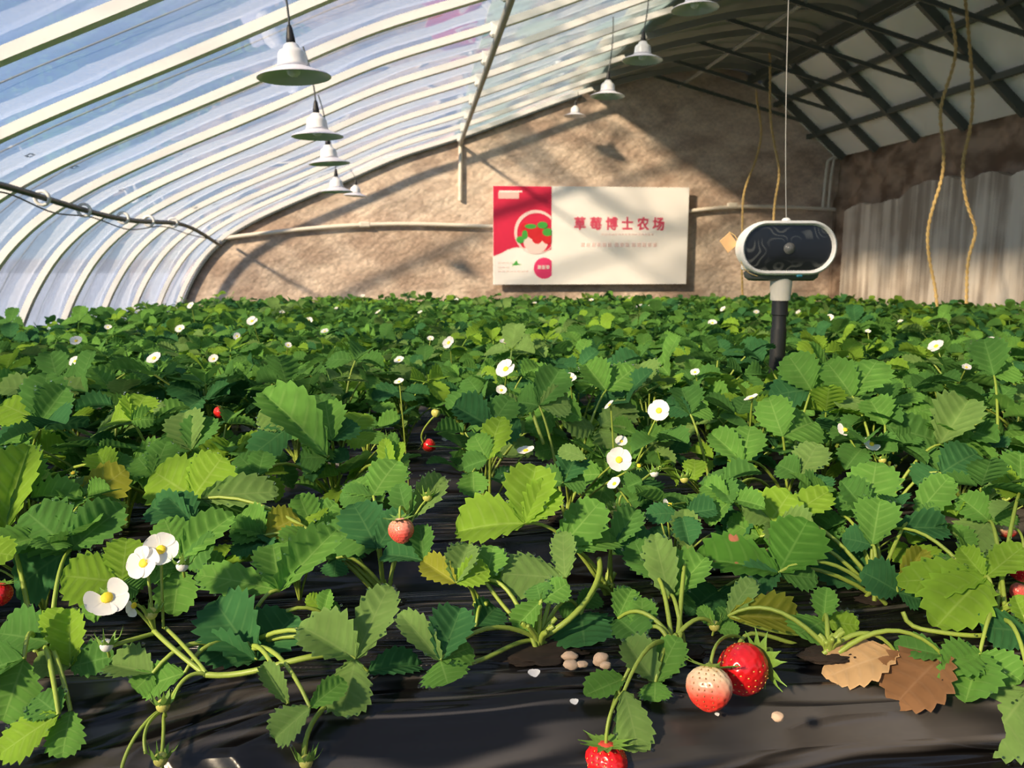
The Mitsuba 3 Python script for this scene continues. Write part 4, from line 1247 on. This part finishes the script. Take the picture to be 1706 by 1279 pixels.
# ---------------------------------------------------------------- flowers at their places
FL = [(843, 615, 34), (950, 630, 21), (1098, 684, 38), (1252, 664, 26), (1560, 577, 28), (1382, 530, 15), (1437, 537, 16), (1187, 538, 15), (748, 571, 22), (665, 600, 17), (665, 636, 15),
      (257, 597, 24), (125, 602, 18), (356, 598, 16), (127, 568, 18), (300, 548, 15), (420, 535, 17), (541, 552, 13), (318, 509, 12), (515, 534, 12), (717, 564, 11), (630, 520, 10), (604, 493, 8), (843, 571, 22), (1016, 675, 20), (1158, 620, 14),
      (1065, 510, 11), (1085, 510, 10), (1610, 612, 13), (835, 650, 11), (1260, 520, 10), (1205, 515, 11), (1446, 552, 10), (1500, 535, 9), (1035, 735, 16), (876, 751, 30), (1652, 565, 10), (470, 520, 9), (560, 515, 8), (890, 505, 8),
      (760, 500, 8), (985, 500, 8), (1130, 505, 8), (230, 520, 10), (180, 545, 11), (395, 560, 12), (480, 575, 11), (700, 520, 8), (1330, 520, 9), (290, 745, 13), (1024, 806, 22)]
pk = [(key, p) for key, p, k in plant_keys] + [(hero_plants[c], CROWN[c]) for c in CROWN]
PKP = np.array([p for _, p in pk])
fr = np.random.default_rng(9)
for x, y, w in FL:
    h = .195 if y < 720 else .13
    c = at_bed(x, y, h)
    Yf = c[1]
    wreal = w * Yf / FPX
    if wreal > .042:
        Yf = .041 * FPX / w; c = at(x, y, Yf); wreal = .041
    wreal = max(wreal, .020)
    d = np.hypot(PKP[:, 0] - c[0], (PKP[:, 1] - c[1]) - .03)
    i = int(np.argmin(d))
    key, foot = (pk[i][0], pk[i][1]) if d[i] < .16 else ('strawberry_foliage', np.array([c[0] + .02, c[1] + .04, bed_surface_z(c[1]) + .02]))
    toc = norm(CAM - c)
    n = norm(.45 * toc + np.array([-.25, -.1, .8]) + fr.normal(0, .22, 3))
    flower(key, c, n, wreal * 1.02, foot, roll=fr.uniform(0, 1.2), lab='small white flower with a yellow centre')
# the large and the special ones
f0 = CROWN['D']
flower(hero_plants['D'], at(240, 938, .80), norm(norm(CAM - at(240, 938, .8)) + [-.62, -.1, .35]), .034, at(258, 1050, .79), roll=.3, lab='large white flower, lower one of an overlapping pair')
flower(hero_plants['D'], at(268, 916, .81), norm(norm(CAM - at(265, 915, .8)) + [-.15, -.1, .4]), .035, at(272, 1046, .80), roll=.9, lab='large white flower, upper one of an overlapping pair')
flower(hero_plants['D'], at(178, 996, .77), norm(norm(CAM - at(178, 996, .8)) + [.02, -.05, .5]), .040, at(258, 1052, .79), roll=.55, petals=4, lab='large white flower with a bright yellow centre')
flower(hero_plants['D'], at(222, 1008, .775), norm(np.array([.8, -.5, .1])), .022, at(258, 1052, .79), petals=2, lab='half open flower shedding its petals')
flower(hero_plants['Q'], at(1031, 766, 1.08), norm(norm(CAM - at(1030, 766, 1.08)) + [.1, 0, .25]), .036, CROWN['Q'], roll=.2, lab='white open flower with a yellow centre')
flower(hero_plants['Q'], at(1064, 776, 1.08), norm([.2, -.6, .7]), .024, CROWN['Q'], petals=0, lab='yellow flower head without petals')
flower(hero_plants['V'], at(1116, 841, .98), norm([.1, -.6, .7]), .022, CROWN['V'], petals=2, lab='yellow flower head with two small petals')
flower(hero_plants['S'], at(1408, 716, 1.22), norm([-.1, -.6, .7]), .028, CROWN['S'], petals=2, lab='flower with two white petals left')
flower(hero_plants['S'], at(1452, 740, 1.19), norm([-.1, -.6, .6]), .027, CROWN['S'], petals=3, lab='small white flower beside a yellow one')
flower(hero_plants['L'], at(122, 788, 1.12), norm([0, -.6, .7]), .020, CROWN['K'], petals=0, lab='yellow flower head without petals')
for x, y, Y, c in ((304, 945, .80, 'D'), (178, 1078, .76, 'D'), (252, 1025, .79, 'D'), (1470, 768, 1.17, 'S'), (1024, 853, .99, 'G'), (712, 830, .98, 'F'), (1082, 1272, .675, 'C'), (272, 1178, .705, 'D'), (1190, 1045, .80, 'C'), (650, 735, 1.2, 'M'),
                   (1140, 800, 1.05, 'V'), (1090, 790, 1.06, 'V'), (268, 1268, .67, 'D'), (510, 1272, .67, 'D'), (1418, 895, .93, 'J')):
    o = at(x, y, Y)
    b = part(hero_plants[c], 'flower_bud', mikit.ply(tube(bezier(CROWN[c], (CROWN[c] + o) / 2 + [0, 0, .04], o, 8) if y < 1000 and c not in 'D' else np.array([o + [.0, .004, -.012], o]), .0015, 5), 'stem_solid', True), 'hairy green bud')
    M = frame(o, [1, 0, 0], [0, .94, -.34], [0, .34, .94], .0155)
    put(numbered(b + '__sepals'), xf(mikit.ply(sepal_ring(9, .95, .26, .95, x), 'sepal_green', True), M))
    M2 = frame(o + [0, 0, .002], [1, 0, 0], [0, 1, 0], [0, 0, 1], .0062)
    put(numbered(b + '__tip'), xf(mikit.ply(cv, 'petal_white' if x in (304, 178, 1090) else 'berry_unripe', True), M2))

# ---------------------------------------------------------------- strawberries
def on_bed(x, y, r):
    return at_bed(x, y, r)


b1 = at_bed(1236, 1114, .016)
strawberry('large shiny ripe red strawberry lying on the black plastic beside a half ripe one', b1, [.93, .30, .12], .050, 'berry_red', stalk=at(1262, 1085, .79), roll=.4)
b2 = at_bed(1182, 1147, .012)
strawberry('half ripe strawberry with a pale shoulder, left of a large red one on the plastic', b2, [.20, .46, .86], .0415, 'berry_blush', stalk=at(1232, 1060, .77), seedmat='seed_brown', calyx=True)
strawberry('red strawberry with green calyx cut by the bottom edge of the picture', at(1010, 1272, .665), [.0, .12, 1.0], .040, 'berry_red', stalk=at(1040, 1150, .70))
strawberry('pink half hidden strawberry behind tall leaves left of centre', at(669, 884, .895), [-.1, .1, .95], .030, 'berry_pink', stalk=at(680, 862, .93))
strawberry('small red strawberry on the bare plastic left of a white petal scrap', at(715, 742, 1.50), [-.85, .1, .45], .026, 'berry_red', stalk=at(727, 690, 1.45))
strawberry('tiny red strawberry deep among leaves on the left', at(366, 687, 1.50), [.2, .2, .9], .022, 'berry_red')
strawberry('red strawberry cut by the right edge of the picture, upper one', at(1704, 946, .86), [.1, .2, .95], .034, 'berry_red', stalk=at(1690, 880, .9))
strawberry('small red strawberry at the right edge, below a larger one', at(1698, 986, .86), [.6, .1, .7], .022, 'berry_pink')
strawberry('red strawberry at the left edge between dark leaves', at(1, 990, .86), [.1, .2, .95], .024, 'berry_red')
strawberry('small unripe yellow-green strawberry hanging at the centre', at(1030, 853, 1.0), [.1, .1, .95], .020, 'berry_unripe', stalk=at(1046, 830, 1.02))
strawberry('pale yellow unripe strawberry among leaves on the right', at(1678, 880, .94), [-.3, .1, .9], .026, 'berry_blush', stalk=at(1664, 850, .98), seedmat='seed_brown')
strawberry('small green strawberry hanging above the bare plastic patch', at(726, 688, 1.44), [.1, .1, .95], .016, 'berry_unripe')

# pebbles and petal scraps on the plastic
def blob(seed, s):
    ic = trimesh.creation.icosphere(2)
    v = ic.vertices * (1 + .6 * (meshkit.fbm(ic.vertices * 1.6 + seed, 3, seed) - .5))[:, None] * s
    return trimesh.Trimesh(v, ic.faces, process=False)


for i, (x, y, s, lab) in enumerate([(949, 1093, (.0085, .006, .005), 'tan pebble left of the group near the exposed crown'), (1001, 1098, (.0085, .007, .007), 'largest tan pebble, right in the group near the exposed crown'),
                                    (951, 1107, (.008, .005, .005), 'brownish pebble below another near the exposed crown'), (1009, 1108, (.006, .004, .004), 'small pebble at the right end of the group'),
                                    (970, 1106, (.006, .005, .003), 'pale chip in the middle of the pebble group'), (1296, 1194, (.006, .005, .004), 'single tan pebble on the plastic below the strawberries')]):
    o = at_bed(x, y, .004); o[2] = bed_surface_z(o[1]) + .004
    o = at(x, y, o[1]); o[2] = max(o[2], bed_surface_z(o[1]) + .003)
    put(numbered('pebble'), mikit.ply(blob(i + 2, np.array(s)).apply_translation(o), 'pebble_tan', True), lab, 'pebble')
for i, (x, y, w, lab) in enumerate([(892, 1134, .020, 'larger white petal lying on the plastic below the exposed crown'), (958, 1211, .014, 'small white petal lying low on the bed side'), (1192, 1187, .008, 'tiny pale petal scrap under the half ripe strawberry'),
                                    (742, 737, .026, 'white petal scrap beside the small red strawberry')]):
    o = at_bed(x, y, .002)
    if i == 1:
        o = at(x, y, .705)
        o[2] = bed_surface_z(o[1]) + .006
    if i == 2:
        o = at_clear(1196, 1199, .85, .004)
    M = frame(o + [0, 0, .004], [.9, .1, 0], [-.1, .85, .25], [0, -.25, .9], w * .55)
    put(numbered('fallen_petal'), xf(PETAL, M, 'petal_white'), lab, 'petal')

# ---------------------------------------------------------------- white sensor on its pole
DY = 1.98
DC = at(1312, 413, DY)
toc = norm((CAM - DC) * [1, 1, 0])
ang = math.radians(19)
nrm = np.array([toc[0] * math.cos(ang) - toc[1] * math.sin(ang), toc[0] * math.sin(ang) + toc[1] * math.cos(ang), -.02]); nrm = norm(nrm)
rt = norm(np.cross([0, 0, 1], nrm)); upd = np.cross(nrm, rt)
px2m = DY / FPX * 1.0


def stadium(r, a, n=24):
    t = np.linspace(-np.pi / 2, np.pi / 2, n)
    R_ = np.stack([a + r * np.cos(t), r * np.sin(t)], 1)
    return np.vstack([R_, -R_])


def loft(layers, a, closed_back=True):
    """layers [(depth along the normal, radius)]: a solid of stadium sections."""
    P = np.stack([np.column_stack([stadium(r, a), np.full(48, d)]) for d, r in layers], 0)
    n, m = P.shape[:2]
    i, j = np.meshgrid(np.arange(n - 1), np.arange(m), indexing='ij')
    q = np.stack([i * m + j, i * m + (j + 1) % m, (i + 1) * m + (j + 1) % m, (i + 1) * m + j], -1).reshape(-1, 4)
    v = P.reshape(-1, 3)
    f = [q[:, [0, 1, 2]], q[:, [0, 2, 3]]]
    for base, rev in ((0, True), ((n - 1) * m, False)):
        k = np.arange(1, m - 1)
        t = np.stack([k * 0 + base, base + k, base + k + 1], 1)
        f.append(t[:, ::-1] if rev else t)
    return trimesh.Trimesh(v, np.vstack(f), process=False)


HR, HA = 44 * px2m, 37 * px2m
DM = frame(DC, rt, upd, nrm, 1.0)
dev = thing('sensor_station', 'white oval camera-like sensor with a dark swirly face on a black pole', 'sensor')
housing = loft([(-.095, HR * .62), (-.088, HR * .84), (-.05, HR * .97), (-.02, HR * 1.03), (.006, HR * 1.05), (.014, HR * 1.02), (.017, HR * .96), (.015, HR * .91), (.006, HR * .885), (.003, HR * .86)], HA)
part(dev, 'housing', xf(mikit.ply(housing, 'device_white', 50), DM), 'white rounded housing')
fm = grid_mesh(np.zeros((2, 2, 3)))
st = stadium(HR * .87, HA)
rings = [st * s for s in (1.0, .8, .6, .4, .2, .02)]
P = np.stack([np.column_stack([r, np.full(48, .0045 + .004 * (1 - s * s))]) for r, s in zip(rings, (1, .8, .6, .4, .2, .02))], 0)
P = np.concatenate([P, P[:, :1]], 1)
uvf = np.concatenate([P[..., 0:1] / (HA + HR) * .5 + .5, P[..., 1:2] / HR * .5 + .5], -1).reshape(-1, 2)
part(dev, 'face', xf(mikit.ply(grid_mesh(P[::-1]), 'device_face', True, uv=uvf.reshape(6, 49, 2)[::-1].reshape(-1, 2)), DM), 'dark glossy face with swirls')
lens = lathe([(0.0, .016), (.006, .015), (.0095, .012), (.0105, .008), (.0145, .008), (.0150, .002)], 24)
part(dev, 'lens', xf(mikit.ply(lens, 'lens_grey', True), DM @ frame([.002, -.001, .004], [1, 0, 0], [0, 1, 0], [0, 0, 1])), 'small round grey lens')
knob = lathe([(0.0, .012), (.006, .0115), (.010, .008), (.0125, .0), (.0125, -.012), (0, -.012)], 20)
part(dev, 'top_knob', xf(mikit.ply(knob, 'device_white', True), frame(DC + [0, 0, HR * .97] - nrm * .02, [1, 0, 0], [0, 1, 0], [0, 0, 1], 1.1)), 'white knob')
tray = loft([(-.040, HR * .62), (-.036, HR * .74), (.026, HR * .74), (.030, HR * .66)], HA * .98)
TM = frame(DC + [0, 0, -HR * .98] - nrm * .04, rt, nrm, [0, 0, -1.0])
tl = loft([(-.004, HR * .52), (.0, HR * .60), (.012, HR * .56), (.020, HR * .40)], HA * 1.05)
part(dev, 'tray', xf(mikit.ply(tl, 'device_grey', 50), TM), 'dark grey underside tray')
part(dev, 'side_port', xf(mikit.ply(lathe([(0, .02), (.010, .018), (.013, .008), (.013, -.008), (0, -.012)], 16), 'device_white', True), frame(DC - rt * HR * 1.45 + [0, 0, -HR * .72] - nrm * .03, [1, 0, 0], [0, 1, 0], [0, 0, 1])), 'white port')
part(dev, 'clip', mikit.ply(bevel_box((.016, .012, .009), DC + rt * .032 + [0, 0, -HR * 1.06] + nrm * .006, .003), 'clip_blue'), 'blue clip')
PB = DC + [0, 0, -HR * 1.1] - nrm * .035
ln = lambda pxh: pxh * px2m
part(dev, 'collar', xf(mikit.ply(lathe([(0, 0.0), (ln(19.5), 0.0), (ln(18.5), -ln(18)), (ln(17), -ln(42)), (ln(16.5), -ln(43)), (0, -ln(43))], 28), 'device_cream', 30), frame(PB, [1, 0, 0], [0, 1, 0], [0, 0, 1])), 'cream tapered collar')
plen = PB[2] - ln(42) - (bed_surface_z(PB[1]) - .05)
part(dev, 'pole', xf(mikit.ply(lathe([(0, 0), (ln(14), 0), (ln(14), -ln(26)), (ln(12), -ln(27.5)), (ln(12), -ln(48)), (ln(13.5), -ln(52)), (ln(13.5), -plen), (0, -plen)], 24), 'black_rubber', 30), frame(PB - [0, 0, ln(42)], [1, 0, 0], [0, 1, 0], [0, 0, 1])), 'black telescopic pole')
cordp = [DC + [0, 0, HR * 1.1] - nrm * .02, at(1309, 250, DY + .03), at(1312, 60, DY + .06)]
cordp.append(np.array([cordp[-1][0] + .01, 2.12, roofz(cordp[-1][0]) - .02]))
put(numbered('white_cord'), mikit.ply(tube(smooth_path(cordp, 24), .0015, 6), 'cord_grey', True), 'thin straight pale cord running up from the white sensor', 'cord')


def rope(label, pts, Y, rad, n=90):
    P = [at(x, y, Y) for x, y in pts]
    up = P[0].copy(); up[2] = roofz(up[0]) - .01
    if False:
        P = [up] + P
    path = smooth_path(P, n)
    # two twisted strands
    t = np.linspace(0, 1, n * 5)
    pa = np.stack([np.interp(t, np.linspace(0, 1, n), path[:, i]) for i in range(3)], 1)
    L = np.linalg.norm(np.diff(pa, axis=0), axis=1).sum()
    ph = 2 * np.pi * t * L / .09
    o = np.stack([np.cos(ph), np.sin(ph), ph * 0], 1) * rad * .5
    m = cat([tube(pa + o, rad * .62, 5), tube(pa - o, rad * .62, 5)])
    return put(numbered('rope'), mikit.ply(m, 'rope_gold', True), label, 'rope', None)


rope('golden twisted rope hanging left of the white sensor, just right of the sign', [(1260, 150), (1264, 185), (1268, 215), (1254, 280), (1240, 320), (1237, 360), (1236, 430), (1238, 505)], 8.12, .012)
rope('golden twisted rope ending behind the top of the white sensor', [(1282, 88), (1283, 130), (1284, 200), (1293, 255), (1298, 290), (1292, 330), (1289, 372), (1287, 505)], 7.42, .0115)
rope('golden twisted rope on the right, left one of the pair before the plaster wall', [(1580, 10), (1586, 35), (1592, 70), (1588, 110), (1572, 160), (1567, 185), (1571, 240), (1570, 290), (1556, 340), (1546, 385), (1548, 430), (1556, 470), (1562, 520), (1563, 560)], 5.37, .0115)
rope('golden twisted rope on the right, right one of the pair before the plaster wall', [(1607, -12), (1610, 20), (1614, 60), (1618, 110), (1620, 180), (1614, 225), (1606, 260), (1607, 320), (1618, 360), (1625, 385), (1616, 420), (1611, 460), (1610, 520), (1610, 560)], 5.36, .0115)
# kraft tag on the first rope
tc = at(1214, 404, 2.06)
tm = bevel_box((.038, .002, .040), (0, 0, 0), .0007)
a = math.radians(38)
tag = thing('paper_tag', 'small square kraft paper tag hanging left of the white sensor', 'tag')
part(tag, 'card', xf(mikit.ply(tm, 'kraft'), frame(tc, [math.cos(a), .25, math.sin(a)], [-.2, .97, 0], [-math.sin(a), 0, math.cos(a)])))
part(tag, 'string', mikit.ply(tube(smooth_path([tc + [0, 0, .028], at(1224, 392, 2.05), at(1236, 440, 2.0), at(1262, 460, 1.99)], 10), .0012, 5), 'rope_gold', True))
